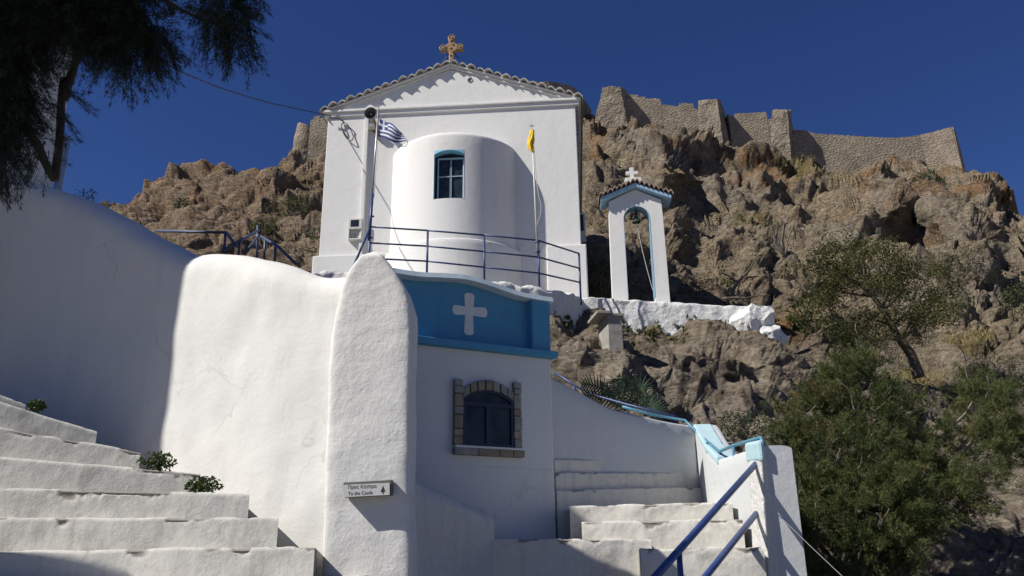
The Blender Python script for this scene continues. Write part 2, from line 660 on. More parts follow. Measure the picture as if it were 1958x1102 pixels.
def rock_mat():
    m, nt, b = nodes_of('hill_rock')
    c = coord(nt)
    at = nt.nodes.new('ShaderNodeAttribute')
    at.attribute_name = 'tone'
    blot = ramp(nt, nz(nt, c, .55, 9, .68, .5), [(.28, (.62, .58, .54)), (.5, (1, .98, .95)), (.74, (1.28, 1.22, 1.14))])
    col = mix(nt, at.outputs['Color'], blot, 1.0, 'MULTIPLY')
    spk = ramp(nt, nz(nt, c, 5.5, 8, .75), [(.32, (.42, .40, .38)), (.52, (1, 1, 1)), (.72, (1.3, 1.28, 1.25))])
    col = mix(nt, col, spk, 1.0, 'MULTIPLY')
    var = ramp(nt, nz(nt, c, 1.7, 8, .72, 1.2), [(.50, (1, 1, 1)), (.60, (.70, .67, .64)), (.70, (.5, .47, .44))])
    col = mix(nt, col, var, 1.0, 'MULTIPLY')
    nt.links.new(col, b.inputs['Base Color'])
    b.inputs['Roughness'].default_value = .95
    b.inputs['Specular IOR Level'].default_value = .12
    mp = nt.nodes.new('ShaderNodeMapping')
    mp.inputs['Rotation'].default_value = (0, math.radians(-28), 0)
    mp.inputs['Scale'].default_value = (.6, .6, 2.2)
    nt.links.new(c, mp.inputs[0])
    n1 = bump(nt, b, nz(nt, mp.outputs[0], 1.5, 12, .78, .8), 1.0, .75)
    wv = nt.nodes.new('ShaderNodeMix')
    wv.data_type = 'RGBA'
    wv.blend_type = 'ADD'
    wv.inputs[0].default_value = .9
    wn_ = nt.nodes.new('ShaderNodeTexNoise')
    wn_.inputs['Scale'].default_value = .8
    wn_.inputs['Detail'].default_value = 5
    nt.links.new(mp.outputs[0], wn_.inputs['Vector'])
    nt.links.new(mp.outputs[0], wv.inputs[6])
    nt.links.new(wn_.outputs['Color'], wv.inputs[7])
    prev = n1
    for sc_, w_, d_ in ((.40, .06, .9), (1.0, .08, .45), (2.6, .09, .16)):
        vo = nt.nodes.new('ShaderNodeTexVoronoi')
        vo.feature = 'DISTANCE_TO_EDGE'
        vo.inputs['Scale'].default_value = sc_
        nt.links.new(wv.outputs[2], vo.inputs['Vector'])
        prev = bump(nt, b, ramp(nt, vo.outputs['Distance'], [(0.0, 0.0), (w_, .8), (w_ * 5, 1.0)]), .9, d_, prev)
    n2 = bump(nt, b, nz(nt, c, 6.5, 10, .8, .3), 1.0, .16, prev)
    return m


ROCK = rock_mat()

# ---------------------------------------------------------------- ground and hill
gv = [(-400, -400, 0), (400, -400, 0), (400, 800, 0), (-400, 800, 0)]
tag(obj('ground', gv, [(0, 1, 2, 3)], GRND, loc=(0, 0, 0)), 'pale stony ground at the foot of the stairs', None, kind='structure')

CTRL = np.array([
    (-300, 430, 70), (220, 410, 62), (400, 320, 76), (540, 305, 86), (600, 300, 92), (350, 470, 36), (500, 500, 31), (600, 510, 29), (200, 600, 26),
    (-300, 700, 22), (450, 400, 54), (600, 400, 52), (300, 400, 62),
    (700, 300, 80), (860, 255, 90), (1000, 250, 85), (700, 400, 52), (860, 450, 36), (1050, 400, 46), (700, 525, 22.5), (860, 550, 20.5), (1050, 570, 20),
    (1120, 225, 84), (1200, 238, 84), (1240, 243, 84), (1335, 290, 84), (1400, 298, 84), (1520, 312, 86), (1600, 322, 85), (1700, 335, 84), (1800, 318, 84), (1835, 300, 84),
    (1900, 335, 76), (1958, 392, 68), (2100, 480, 60), (2400, 650, 45), (1300, 235, 92), (1520, 270, 93), (1700, 285, 93), (1835, 285, 92),
    (1130, 300, 56), (1130, 450, 31), (1150, 545, 21.6), (1250, 450, 30), (1300, 545, 22.5), (1300, 330, 56), (1400, 330, 70), (1450, 400, 52), (1400, 480, 37), (1400, 565, 23.5),
    (1550, 400, 58), (1550, 500, 38), (1520, 600, 23.5), (1650, 400, 56), (1750, 500, 41), (1900, 450, 50), (1900, 600, 31), (1700, 600, 30), (1750, 715, 21.5), (1950, 750, 20), (2200, 800, 20),
    (1060, 640, 16.2), (1060, 585, 19.8), (1200, 645, 16.4), (1200, 600, 20.4), (1300, 660, 16.8), (1300, 610, 20.4), (1450, 672, 17.8), (1420, 620, 20.5), (1100, 690, 14.8), (1250, 700, 15.8), (1400, 720, 16.2), (1600, 720, 18.5), (1120, 755, 12.6), (1230, 790, 12.2),
    (1350, 820, 11.8), (1450, 850, 12), (1600, 900, 13), (1900, 950, 13), (1500, 1000, 10.8), (1650, 1080, 10.3), (1900, 1080, 10.3), (2200, 1100, 10), (1400, 1150, 9.6), (800, 700, 14.5),
    (800, 900, 12.5), (1060, 900, 12.5), (1200, 950, 12), (1350, 1000, 11.2), (600, 800, 14), (200, 900, 14), (0, 1300, 12), (1000, 1300, 10.5), (1900, 1300, 9), (2500, 1300, 9), (-300, 1300, 13)], float)
SKY = [(-500, 560), (100, 455), (215, 408), (255, 380), (330, 326), (400, 315), (440, 312), (500, 316), (540, 302), (580, 276), (620, 262), (700, 250), (860, 240), (1000, 224), (1100, 208),
       (1140, 214), (1200, 222), (1300, 236), (1400, 258), (1520, 286), (1700, 306), (1832, 300), (1850, 302), (1875, 318), (1915, 350), (1958, 392), (2050, 445), (2200, 525), (2550, 660)]
# caves and boulders: (px, py, rx, ry, metres back (+) or forward (-))
LUMPS = [(1325, 375, 42, 34, 10), (1285, 312, 70, 30, -5.0), (1752, 450, 40, 50, 11.0), (1690, 380, 75, 42, -7.0), (1640, 330, 40, 25, -2), (1440, 280, 34, 26, -4), (1510, 300, 36, 22, -3.5),
         (1470, 275, 14, 24, 3.5), (1350, 250, 20, 30, -2), (1230, 230, 30, 14, -3), (1410, 490, 50, 60, -2.5), (1495, 480, 18, 60, 1.6), (1340, 440, 20, 55, 1.8), (1560, 470, 35, 60, -1.5),
         (1610, 480, 30, 60, -2), (1585, 470, 8, 55, 1.2), (1830, 420, 60, 50, -2.5), (1880, 500, 40, 40, -2), (1860, 600, 60, 40, -1.6), (1930, 460, 12, 60, 2), (1160, 290, 45, 40, -2.5), (1200, 350, 50, 22, -2),
         (1150, 400, 30, 40, -1), (1220, 690, 60, 30, -.9), (1330, 660, 60, 20, -.7), (1420, 690, 70, 14, -.5), (1110, 660, 30, 24, -.5), (1270, 760, 60, 16, -.35),
         (1540, 590, 40, 24, -1.2), (1590, 560, 30, 20, 1.0), (1460, 565, 40, 16, -.9),
         (330, 340, 50, 14, -3), (460, 360, 60, 26, -3), (530, 355, 22, 18, -4), (500, 360, 10, 22, 3), (400, 430, 60, 22, -1.5), (570, 290, 26, 16, -4), (390, 370, 20, 14, 2)]


def rbf_fit(C):
    X = C[:, :2] / 300.0
    y = np.log(C[:, 2])
    D = np.linalg.norm(X[:, None] - X[None], axis=2)
    n = len(C)
    A = np.zeros((n + 3, n + 3))
    A[:n, :n] = D + np.eye(n) * -.02
    A[:n, n] = 1
    A[:n, n + 1:] = X
    A[n, :n] = 1
    A[n + 1:, :n] = X.T
    s = np.linalg.solve(A, np.concatenate([y, np.zeros(3)]))
    return X, s


RX, RS = rbf_fit(CTRL)


def depth(px, py):
    q = np.stack([px, py], 1) / 300.0
    out = np.zeros(len(q))
    for a in range(0, len(q), 60000):
        b = q[a:a + 60000]
        D = np.sqrt(np.maximum(((b[:, None] - RX[None]) ** 2).sum(2), 0))
        out[a:a + 60000] = D @ RS[:-3] + RS[-3] + b @ RS[-2:]
    return np.exp(out)


NC, NR, NB = 880, 560, 16
cpx = np.concatenate([np.linspace(-500, 150, 60), np.linspace(150, 640, 170)[1:], np.linspace(640, 1060, 70)[1:], np.linspace(1060, 1990, 540)[1:], np.linspace(1990, 2550, 45)[1:]])
NC = len(cpx)
top = lerp_tab(SKY, cpx)
vv = np.linspace(0, 1, NR)
PX = np.repeat(cpx[:, None], NR, 1)
PY = 1300 + (top[:, None] - 1300) * vv[None, :]
Yd = depth(PX.ravel(), PY.ravel())
dirs = np.stack([(PX.ravel() - CX) / F_PX, (CY - PY.ravel()) / F_PX, -np.ones(PX.size)], 1) @ CM.T
dY = np.zeros(PX.size)
for lx, ly, rx, ry, am in LUMPS:
    qx = (PX.ravel() - lx) / rx
    qy = (PY.ravel() - ly) / ry
    e = qx ** 2 + qy ** 2
    dY += am * np.where(e < 4, np.exp(-(e ** 1.6)), 0)
Yd = Yd + dY
base = EYE + dirs * (Yd / dirs[:, 1])[:, None]
G = base.reshape(NC, NR, 3)
du = np.gradient(G, axis=0)
dv = np.gradient(G, axis=1)
stepv = np.linalg.norm(dv, axis=2).reshape(-1)
NRM = np.cross(du, dv)
NRM /= np.linalg.norm(NRM, axis=2)[:, :, None] + 1e-9
flipm = (np.sum(NRM * (G - EYE), 2) > 0)
NRM[flipm] *= -1
NRM = NRM.reshape(-1, 3)
# stones: octaves weighted by how large they look from the path (small stones near, big blocks far)
wrp = np.stack([perlin(base * .22, 51), perlin(base * .22 + 31, 52), perlin(base * .22 + 67, 53)], 1)
ca, sa = math.cos(math.radians(24)), math.sin(math.radians(24))
pw = base + 1.6 * wrp
pr = np.stack([pw[:, 0] * ca + pw[:, 2] * sa, .34 * pw[:, 1], -pw[:, 0] * sa + pw[:, 2] * ca], 1)    # tilted beds
beds = np.array([.75, .85, 1.35])
disp = np.zeros(len(base))
pxr0 = PX.ravel()
crack = np.zeros(len(base))
leftw = np.clip((700 - PX.ravel()) / 200, 0, 1)
for k, lam in enumerate((13.0, 6.5, 3.3, 1.7, .85, .42, .21)):
    rel = lam / Yd
    wt = np.exp(-(np.log(rel / .038) / 1.35) ** 2)
    wt = wt * np.clip(lam / (1.8 * stepv), 0, 1)
    sc = (beds if k % 2 == 0 else np.array([1.15, .9, .75]))
    val, edge = facets(pr / lam * sc, 100 + 10 * k)
    disp += wt * lam * .66 * (val if k % 3 != 1 else -val)
    cr = np.clip(1 - edge / .10, 0, 1) if k % 3 == 1 else 0 * edge
    disp -= wt * lam * .08 * cr
    crack = np.maximum(crack, cr * wt)
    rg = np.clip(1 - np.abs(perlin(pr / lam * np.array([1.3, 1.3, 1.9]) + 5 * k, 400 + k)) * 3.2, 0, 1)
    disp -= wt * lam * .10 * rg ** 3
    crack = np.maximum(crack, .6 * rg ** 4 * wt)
    disp += wt * lam * .13 * fbm(pr / lam * 1.6, 4, 200 + k)
# the near outcrop: thin beds dipping to the right
nearw = sm(-Yd, -24, -17) * (pxr0 > 1000)
sel_ = np.flatnonzero(nearw > .01)
bs = base[sel_]
cn, sn = math.cos(math.radians(-17)), math.sin(math.radians(-17))
pwn = bs + .5 * wrp[sel_]
pn = np.stack([pwn[:, 0] * cn + pwn[:, 2] * sn, .3 * pwn[:, 1], -pwn[:, 0] * sn + pwn[:, 2] * cn], 1)
dn = np.zeros(len(sel_))
cn_ = np.zeros(len(sel_))
for k, (lam, wt) in enumerate(((3.4, .5), (1.7, .8), (.85, 1.0), (.42, 1.1), (.21, 1.0), (.11, .7))):
    val, edge = facets(pn / lam * np.array([.62, .8, 2.1]), 700 + 10 * k)
    dn += wt * lam * .34 * (val - val.mean())
    rg = np.clip(1 - np.abs(perlin(pn / lam * np.array([.5, .6, 2.6]) + 3 * k, 800 + k)) * 3.4, 0, 1)
    dn -= wt * lam * .10 * rg ** 2
    cn_ = np.maximum(cn_, rg ** 3 * wt * .8)
    dn += wt * lam * .10 * fbm(pn / lam * np.array([1, 1, 2.4]), 3, 900 + k)
disp[sel_] = disp[sel_] * (1 - .40 * nearw[sel_]) + dn * nearw[sel_]
crack[sel_] = crack[sel_] * (1 - nearw[sel_]) + cn_ * nearw[sel_]
dg = disp.reshape(NC, NR)
for _ in range(0):
    dg[1:-1] = .25 * dg[:-2] + .5 * dg[1:-1] + .25 * dg[2:]
    dg[:, 1:-1] = .25 * dg[:, :-2] + .5 * dg[:, 1:-1] + .25 * dg[:, 2:]
disp = dg.ravel()
damp = np.ones(len(base))
pxr, pyr = PX.ravel(), PY.ravel()
damp *= 1 - .75 * ((pxr > 640) & (pxr < 1110) & (pyr > 480) & (pyr < 600))
damp *= 1 - .6 * np.exp(-(((pxr - 1280) / 190) ** 2) ** 2) * np.exp(-(((pyr - 585) / 34) ** 2))
damp *= np.where((pyr > 900) | ((pxr < 1380) & (pyr > 790)), .7, 1)
pos = base + NRM * (disp * damp)[:, None]
# surface colour zones: tan, grey, orange lichen, dry grass
tan = np.array([.43, .358, .262])
grey = np.array([.40, .35, .285])
orange = np.array([.34, .195, .09])
pink = np.array([.43, .325, .235])
pale = np.array([.53, .465, .385])
grass = np.array([.25, .205, .095])


n1 = fbm(base * .09, 4, 300)
n2 = fbm(base * .33, 4, 310)
n3 = fbm(base * 1.1, 4, 320)
c = tan + (grey - tan) * sm(n1 + .5 * n2, -.15, .35)[:, None]
c = c + (pink - c) * (.8 * leftw)[:, None]
near = sm(-Yd, -22, -15)
c = c + (pale - c) * (.9 * near)[:, None]
slope = NRM[:, 2]
li = sm(n2 + .35 * n3, .05, .38) * sm(Yd, 40, 70) * .75
li = np.maximum(li, sm(n2 + .4 * n3, -.15, .25) * np.exp(-((pxr - 1510) / 80) ** 2 - ((pyr - 595) / 45) ** 2) * .95)
li = np.maximum(li, sm(n2 + .4 * n3, -.2, .2) * np.exp(-((pxr - 1150) / 60) ** 2 - ((pyr - 235) / 26) ** 2) * .9)
li = np.maximum(li, sm(n2 + .4 * n3, -.1, .3) * np.exp(-((pxr - 1300) / 100) ** 2 - ((pyr - 540) / 24) ** 2) * .8)
li = np.maximum(li, sm(n2 + .4 * n3, -.1, .3) * np.exp(-((pxr - 1480) / 60) ** 2 - ((pyr - 285) / 26) ** 2) * .9)
li *= (1 - near)
c = c + (orange - c) * li[:, None]
gz = np.zeros(len(base))
for gx, gy, ga, gb_ in [(1560, 335, 60, 18), (1740, 690, 90, 22), (1640, 690, 60, 20), (1850, 640, 70, 16), (590, 330, 40, 16), (1150, 540, 60, 20), (1450, 400, 60, 16), (1500, 330, 30, 14), (1480, 640, 40, 12)]:
    gz = np.maximum(gz, np.exp(-((pxr - gx) / ga) ** 2 - ((pyr - gy) / gb_) ** 2))
gz = sm(gz + .35 * n3, .35, .75)
c = c + (grass - c) * (.85 * gz)[:, None]
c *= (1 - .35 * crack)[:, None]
P = pos.reshape(NC, NR, 3)
Cc = c.reshape(NC, NR, 3)
back = []
for k in range(1, NB + 1):
    s = 2.5 * k
    tp = P[:, -1]
    h = tp - EYE
    h[:, 2] = 0
    h = h / np.linalg.norm(h, axis=1)[:, None]
    q = tp + h * s
    q[:, 2] -= .02 * s * s + .15 * s
    back.append(q)
P = np.concatenate([P] + [b[:, None] for b in back], 1)
Cc = np.concatenate([Cc] + [Cc[:, -1:]] * NB, 1)
NRT = NR + NB
ii, jj = np.meshgrid(np.arange(NC - 1), np.arange(NRT - 1), indexing='ij')
a = (ii * NRT + jj).ravel()
hf = np.stack([a, a + NRT, a + NRT + 1, a + 1], 1)
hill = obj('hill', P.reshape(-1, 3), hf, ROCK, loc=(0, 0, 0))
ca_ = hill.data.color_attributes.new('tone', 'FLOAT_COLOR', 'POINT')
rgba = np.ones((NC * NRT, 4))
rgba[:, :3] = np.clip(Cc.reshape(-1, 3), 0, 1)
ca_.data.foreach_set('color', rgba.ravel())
tag(hill, 'rocky brown hillside of crags and boulders', None, kind='structure')
HP = P[:, :NR]


def on_hill(px, py):
    i = int(np.argmin(np.abs(cpx - px)))
    j = int(np.clip(round((py - 1300) / (top[i] - 1300) * (NR - 1)), 0, NR - 1))
    return HP[i, j]


# ---------------------------------------------------------------- castle on the ridge
def castle_piece(name, label, pts, Y, thick, ybot, cat='castle wall'):
    """Masonry curtain wall: top edge from sight lines at distance Y (or one distance per point), its own real thickness."""
    ys = Y if hasattr(Y, '__len__') else [Y] * len(pts)
    T = np.array([aty(x, y, yy) for (x, y), yy in zip(pts, ys)])
    mb = MB()
    zb = min(aty(x, ybot, yy)[2] for (x, y), yy in zip(pts, ys))
    n = len(T)
    d = T[-1, :2] - T[0, :2]
    d /= np.linalg.norm(d)
    N = np.array([d[1], -d[0]])
    vs = []
    for p in T:
        vs += [p, np.array([p[0] + N[0] * .35, p[1] + N[1] * .35, zb]), np.array([p[0] - N[0] * thick, p[1] - N[1] * thick, p[2]]), np.array([p[0] - N[0] * thick, p[1] - N[1] * thick, zb])]
    fs = []
    for i in range(n - 1):
        a, b = 4 * i, 4 * (i + 1)
        fs += [[a + 1, b + 1, b, a], [a, b, b + 2, a + 2], [a + 2, b + 2, b + 3, a + 3]]
    fs += [[1, 0, 2, 3], [4 * n - 3, 4 * n - 1, 4 * n - 2, 4 * n - 4]]
    mb.add(vs, fs)
    o = mb.build(name, CASTLE)
    return tag(o, label, cat)


def castle_tower(name, label, x0, x1, ytop, ybot, Y, taper=.86, cat='castle tower', prof=None):
    pl, pr = aty(x0, ytop + 30, Y), aty(x1, ytop + 30, Y)
    c = (pl + pr) / 2
    r = np.linalg.norm(pr - pl) / 2
    zt = aty((x0 + x1) / 2, ytop, Y)[2]
    zb = aty((x0 + x1) / 2, ybot, Y)[2]
    n = 28
    vs, fs = [], []
    lev = 10
    for k in range(lev + 1):
        t = k / lev
        rr = r * (1.12 + (taper - 1.12) * t)
        for j in range(n):
            an = 2 * math.pi * j / n
            q = rr * (1 + .035 * math.sin(an * 3 + k * 1.3) + .03 * math.sin(5 * an + 2 * k))
            z = zb + (zt - zb) * t
            if k == lev:
                z += .14 * r * math.sin(an * 2.0 + x0) + .06 * r * math.sin(an * 5 + x1)
            vs.append(np.array([c[0] + q * math.cos(an), c[1] + r * .75 + q * math.sin(an), z]))
    for k in range(lev):
        for j in range(n):
            fs.append([k * n + j, k * n + (j + 1) % n, (k + 1) * n + (j + 1) % n, (k + 1) * n + j])
    fs.append([lev * n + j for j in range(n)])
    return tag(obj(name, vs, fs, CASTLE), label, cat)


def merlons(x0, y0, x1, y1, n, h, seed):
    r = random.Random(seed)
    pts = []
    w = (x1 - x0) / (2 * n)
    for i in range(2 * n):
        xa, xb = x0 + i * w, x0 + (i + 1) * w
        up = h * r.uniform(.35, 1) if i % 2 == 0 else 0
        for x in (xa + .4, xb - .4):
            t = (x - x0) / (x1 - x0)
            pts.append((x, y0 + (y1 - y0) * t - up + r.uniform(-.8, .8)))
    return pts


castle_tower('castle_tower', 'ruined stone tower stump left of the church, low on the ridge', 553, 603, 236, 330, 88, .7)
castle_piece('castle_wall', 'short crenellated stone wall just left of the church', [(594, 228), (600, 228), (600.5, 222), (612, 221), (612.5, 226), (625, 224), (660, 221)], 88, 2, 330)
castle_piece('castle_wall', 'dark broken castle wall rising behind the right roof slope of the church', [(1000, 150), (1015, 156), (1028, 157), (1050, 156), (1085, 162), (1098, 168), (1112, 184), (1130, 208)], [84, 84, 84, 84.5, 86, 88, 90, 93], 2, 260)
def castle_block(name, label, top, bot, seed):
    """Battered masonry tower from its corners (front left, front right, back right, back left), top ring and base ring."""
    T = [aty(*p) for p in top]
    B = [aty(*p) for p in bot]
    n, m = 44, 26
    V, Fc = [], []
    for k in range(m):
        t = k / (m - 1)
        for j in range(n):
            q = j / n * 4
            i = int(q)
            f = q - i
            a = T[i] * (1 - f) + T[(i + 1) % 4] * f
            b = B[i] * (1 - f) + B[(i + 1) % 4] * f
            V.append(b + (a - b) * t ** .8)
    V = np.array(V)
    cen = V.reshape(m, n, 3).mean(1)
    rad = V - np.repeat(cen, n, 0)
    rad /= np.linalg.norm(rad, axis=1)[:, None] + 1e-9
    V = V + rad * (.30 * fbm(V * .7, 4, seed))[:, None]
    V[-n:, 2] += .45 * fbm(V[-n:] * .6, 4, seed + 4)
    for k in range(m - 1):
        for j in range(n):
            Fc.append([k * n + j, k * n + (j + 1) % n, (k + 1) * n + (j + 1) % n, (k + 1) * n + j])
    Fc.append([(m - 1) * n + j for j in range(n)])
    return tag(obj(name, V, Fc, CASTLE), label, 'castle tower')


castle_block('castle_tower', 'broad ruined castle tower with a rounded top, nearest to the church roof on its right', [(1152, 168, 84), (1186, 164, 84), (1202, 178, 88), (1160, 170, 88)], [(1128, 270, 83), (1206, 270, 83), (1228, 270, 88), (1140, 270, 88)], 11)
castle_piece('castle_wall', 'crenellated castle wall between two round towers above the bell arch', [(1198, 182), (1207, 181), (1220, 182), (1221, 186), (1233, 185), (1236, 189), (1250, 188), (1263, 190), (1265, 200), (1280, 201), (1298, 204), (1299.5, 197), (1325, 198), (1327, 206), (1338, 213)], 85.5, 2.2, 330)
castle_block('castle_tower', 'square-shouldered tall castle tower in the middle of the ridge', [(1335, 193, 84), (1371, 190, 83.6), (1378, 193, 88), (1345, 195, 88)], [(1333, 340, 83), (1392, 340, 82.5), (1428, 340, 89), (1345, 340, 89)], 12)
castle_piece('castle_wall', 'short castle wall with a gap, between the tall tower and the small turret', [(1392, 217), (1398, 222), (1405, 222), (1406, 217), (1440, 216), (1465, 214), (1466, 228), (1472, 229), (1480, 222)], 86, 2, 340)
castle_block('castle_tower', 'small slim castle turret at the left end of the long plain wall', [(1477, 214, 84), (1506, 210, 83.6), (1512, 213, 87), (1484, 214, 87)], [(1471, 340, 83.4), (1516, 340, 83), (1528, 340, 87), (1482, 340, 87)], 13)
castle_piece('castle_wall', 'long plain castle wall sagging towards the right end of the ridge', [(1512, 248), (1540, 250), (1560, 256), (1600, 258), (1650, 261), (1700, 264), (1735, 262), (1760, 258), (1790, 251), (1812, 245), (1822, 243)], [85.5] * 8 + [85, 84.5, 84], 2.2, 400)
castle_piece('castle_wall', 'steep castle corner buttress at the far right end of the long wall', [(1819, 243), (1827, 250), (1832, 268), (1838, 290)], [84, 86, 88, 91], 2.2, 400)

# ---------------------------------------------------------------- church
pL = aty(628, 217, 20.5)
pR = atz(1100, 193, pL[2])
CH = Frame(pL, pR - pL)
church = thing('church', 'white gabled chapel with a rounded apse and a tiled roof, above the terrace', 'church', CH.P(3.5, 8.0, -2))
uW = CH.uv(1100, 193)[0]
vC = CH.uv(628, 220)[1]
vAp = CH.uv(862, 133)[1]
uAp = CH.uv(862, 133)[0]
eL = CH.uv(628, 212)
DEPTH = 9.0
mb = MB()
mb.prism(CH, [(0, 6.6), (uW, 6.6), (uW, vC + .10), (uAp, vAp), (0, vC + .10)], -DEPTH, 0)
mb.build('wall', W_CHURCH, church, bevel=.02)
# plinth left and right of the apse
vP = CH.uv(612, 492)[1]
mb = MB()
uPr = CH.uv(1045, 478)[0]
mb.fbox(CH, -.13, CH.uv(735, 500)[0], 6.6, vP, -DEPTH, .12)
mb.fbox(CH, uPr, uW + .13, 6.6, vP + .04, -DEPTH, .125)
mb.build('plinth', W_CHURCH, church, bevel=.03)
# string course under the pediment
mb = MB()
mb.fbox(CH, -.10, uW + .10, vC - .10, vC + .02, -.3, .055)
mb.fbox(CH, -.14, uW + .14, vC + .02, vC + .10, -.3, .105)
mb.build('cornice', W_CHURCH, church, bevel=.015)


# raking cornice and tiled roof
def rake(name, off0, off1, w0, w1, mat, over):
    mb = MB()
    for sgn in (-1, 1):
        ue = -over if sgn < 0 else uW + over
        sl_ = (vAp - vC) / (uAp if sgn < 0 else uW - uAp)
        ve = vAp - sl_ * abs(uAp - ue)
        pts = [(ue, ve + off0), (uAp, vAp + off0), (uAp, vAp + off1), (ue, ve + off1)]
        if sgn > 0:
            pts = pts[::-1]
        mb.prism(CH, pts, w0, w1)
    return mb.build(name, mat, church, bevel=.01)


rake('raking_cornice', .02, .10, -.2, .05, TRIM, .10)
rake('raking_cornice', .10, .16, -DEPTH - .2, .09, W_CHURCH, .16)
# curved tiles: corrugation runs along the slope, tile ends show at the verge
mb = MB()
for sgn in (-1, 1):
    over = .22
    ue = -over if sgn < 0 else uW + over
    L = abs(uAp - ue)
    slp = (vAp - vC) / (uAp if sgn < 0 else uW - uAp)
    nt_ = 15
    per = 16
    prof = []
    for i in range(nt_ * per + 1):
        s = i / (nt_ * per)
        u = uAp + (ue - uAp) * s
        v = vAp - slp * L * s + .20 + .010 * math.sin(2.3 * math.floor(i / per) + 4 * sgn) + .048 * (abs(math.sin(math.pi * s * nt_)) * 2 - 1)
        prof.append((u, v))
    th = .035
    jit = random.Random(4 + sgn)
    wl = [.17 + .03 * math.sin(3.1 * math.floor(i / per) + sgn) for i in range(nt_ * per + 1)]
    vs, fs = [], []
    m_ = len(prof)
    for layer, dv_ in ((0, 0), (1, -th)):
        for kk, w in enumerate((None, .0, -DEPTH - .3)):
            for i, (u, v) in enumerate(prof):
                vs.append(CH.P(u, v + dv_, wl[i] if w is None else w))
    idx = lambda l, k, i: l * 3 * m_ + k * m_ + i
    for i in range(m_ - 1):
        for k in range(2):
            fs.append([idx(0, k, i), idx(0, k, i + 1), idx(0, k + 1, i + 1), idx(0, k + 1, i)])
            fs.append([idx(1, k, i), idx(1, k + 1, i), idx(1, k + 1, i + 1), idx(1, k, i + 1)])
        fs.append([idx(0, 0, i), idx(1, 0, i), idx(1, 0, i + 1), idx(0, 0, i + 1)])
    for k in range(2):
        i = m_ - 1
        fs.append([idx(0, k, i), idx(1, k, i), idx(1, k + 1, i), idx(0, k + 1, i)])
    mb.add(vs, fs)
rf = mb.build('roof', TILE, church, smooth=True, sharp=40)
# round vent in the pediment
u, v = CH.uv(899, 154)
mb = MB()
mb.lathe([(.075, .012), (.062, .014), (.05, .004), (.0, .003)], CH.P(u, v, 0), CH.N, 20)
mb.build('vent', DARKGREY, church, smooth=True)

# apse
uc = (CH.uv(748, 400)[0] + CH.uv(985, 400)[0]) / 2
wA = (CH.uv(985, 400)[0] - CH.uv(748, 400)[0]) / 2
dA = .62 * wA
RcA = (wA * wA + dA * dA) / (2 * dA)
cA = RcA - dA
thm = math.asin(wA / RcA)
vTop = CH.uv(868, 249, dA)[1]
wu0 = CH.uv(829, 340, dA)[0] - uc
wu1 = CH.uv(887, 340, dA)[0] - uc
wv0 = CH.uv(858, 379, dA)[1]
wv1 = CH.uv(858, 287, dA)[1]


def apse_shell(R, v0, v1, dome, window):
    m_ = R - cA
    tm = math.acos(cA / R)
    th = list(np.linspace(-tm, tm, 49))
    vs_ = list(np.linspace(v0, v1 - .16, 26))
    if window:
        a0, a1 = math.asin(wu0 / R), math.asin(wu1 / R)
        th = sorted([t for t in th if not (a0 - .03 < t < a1 + .03)] + list(np.linspace(a0, a1, 8)))
        vs_ = sorted([z for z in vs_ if not (wv0 - .1 < z < wv1 + .1)] + list(np.linspace(wv0, wv1, 9)))
    rows = [(R, z) for z in vs_]
    if dome:
        for a_ in np.linspace(0, math.pi / 2, 7)[1:]:
            rows.append((R - .16 * (1 - math.cos(a_)), v1 - .16 + .16 * math.sin(a_)))
        rows += [(R - .5, v1 + .10), (R - 1.0, v1 + .2)]
    else:
        for a_ in np.linspace(0, math.pi / 2, 5)[1:]:
            rows.append((R - .10 * (1 - math.cos(a_)), v1 - .16 + .05 * math.sin(a_)))
        rows.append((R - .3, v1 - .02))
    V, Fc = [], []
    n = len(th)
    for r_, z in rows:
        for t in th:
            V.append(CH.P(uc + r_ * math.sin(t), z, -cA + r_ * math.cos(t)))
    for i in range(len(rows) - 1):
        for j in range(n - 1):
            if window and rows[i + 1][0] == R:
                tc = (th[j] + th[j + 1]) / 2
                zc = (rows[i][1] + rows[i + 1][1]) / 2
                if a0 < tc < a1 and wv0 < zc < wv1:
                    continue
            Fc.append([i * n + j, i * n + j + 1, (i + 1) * n + j + 1, (i + 1) * n + j])
    return V, Fc


V, Fc = apse_shell(RcA, 6.6, vTop, True, True)
apse = obj('apse', V, Fc, W_CHURCH, church, smooth=True, sharp=60)
vD = CH.uv(880, 457, dA + .1)[1]
V, Fc = apse_shell(RcA + .13, 6.6, vD + .16, False, False)
obj('apse_footing', V, Fc, W_CHURCH, church, smooth=True, sharp=60)
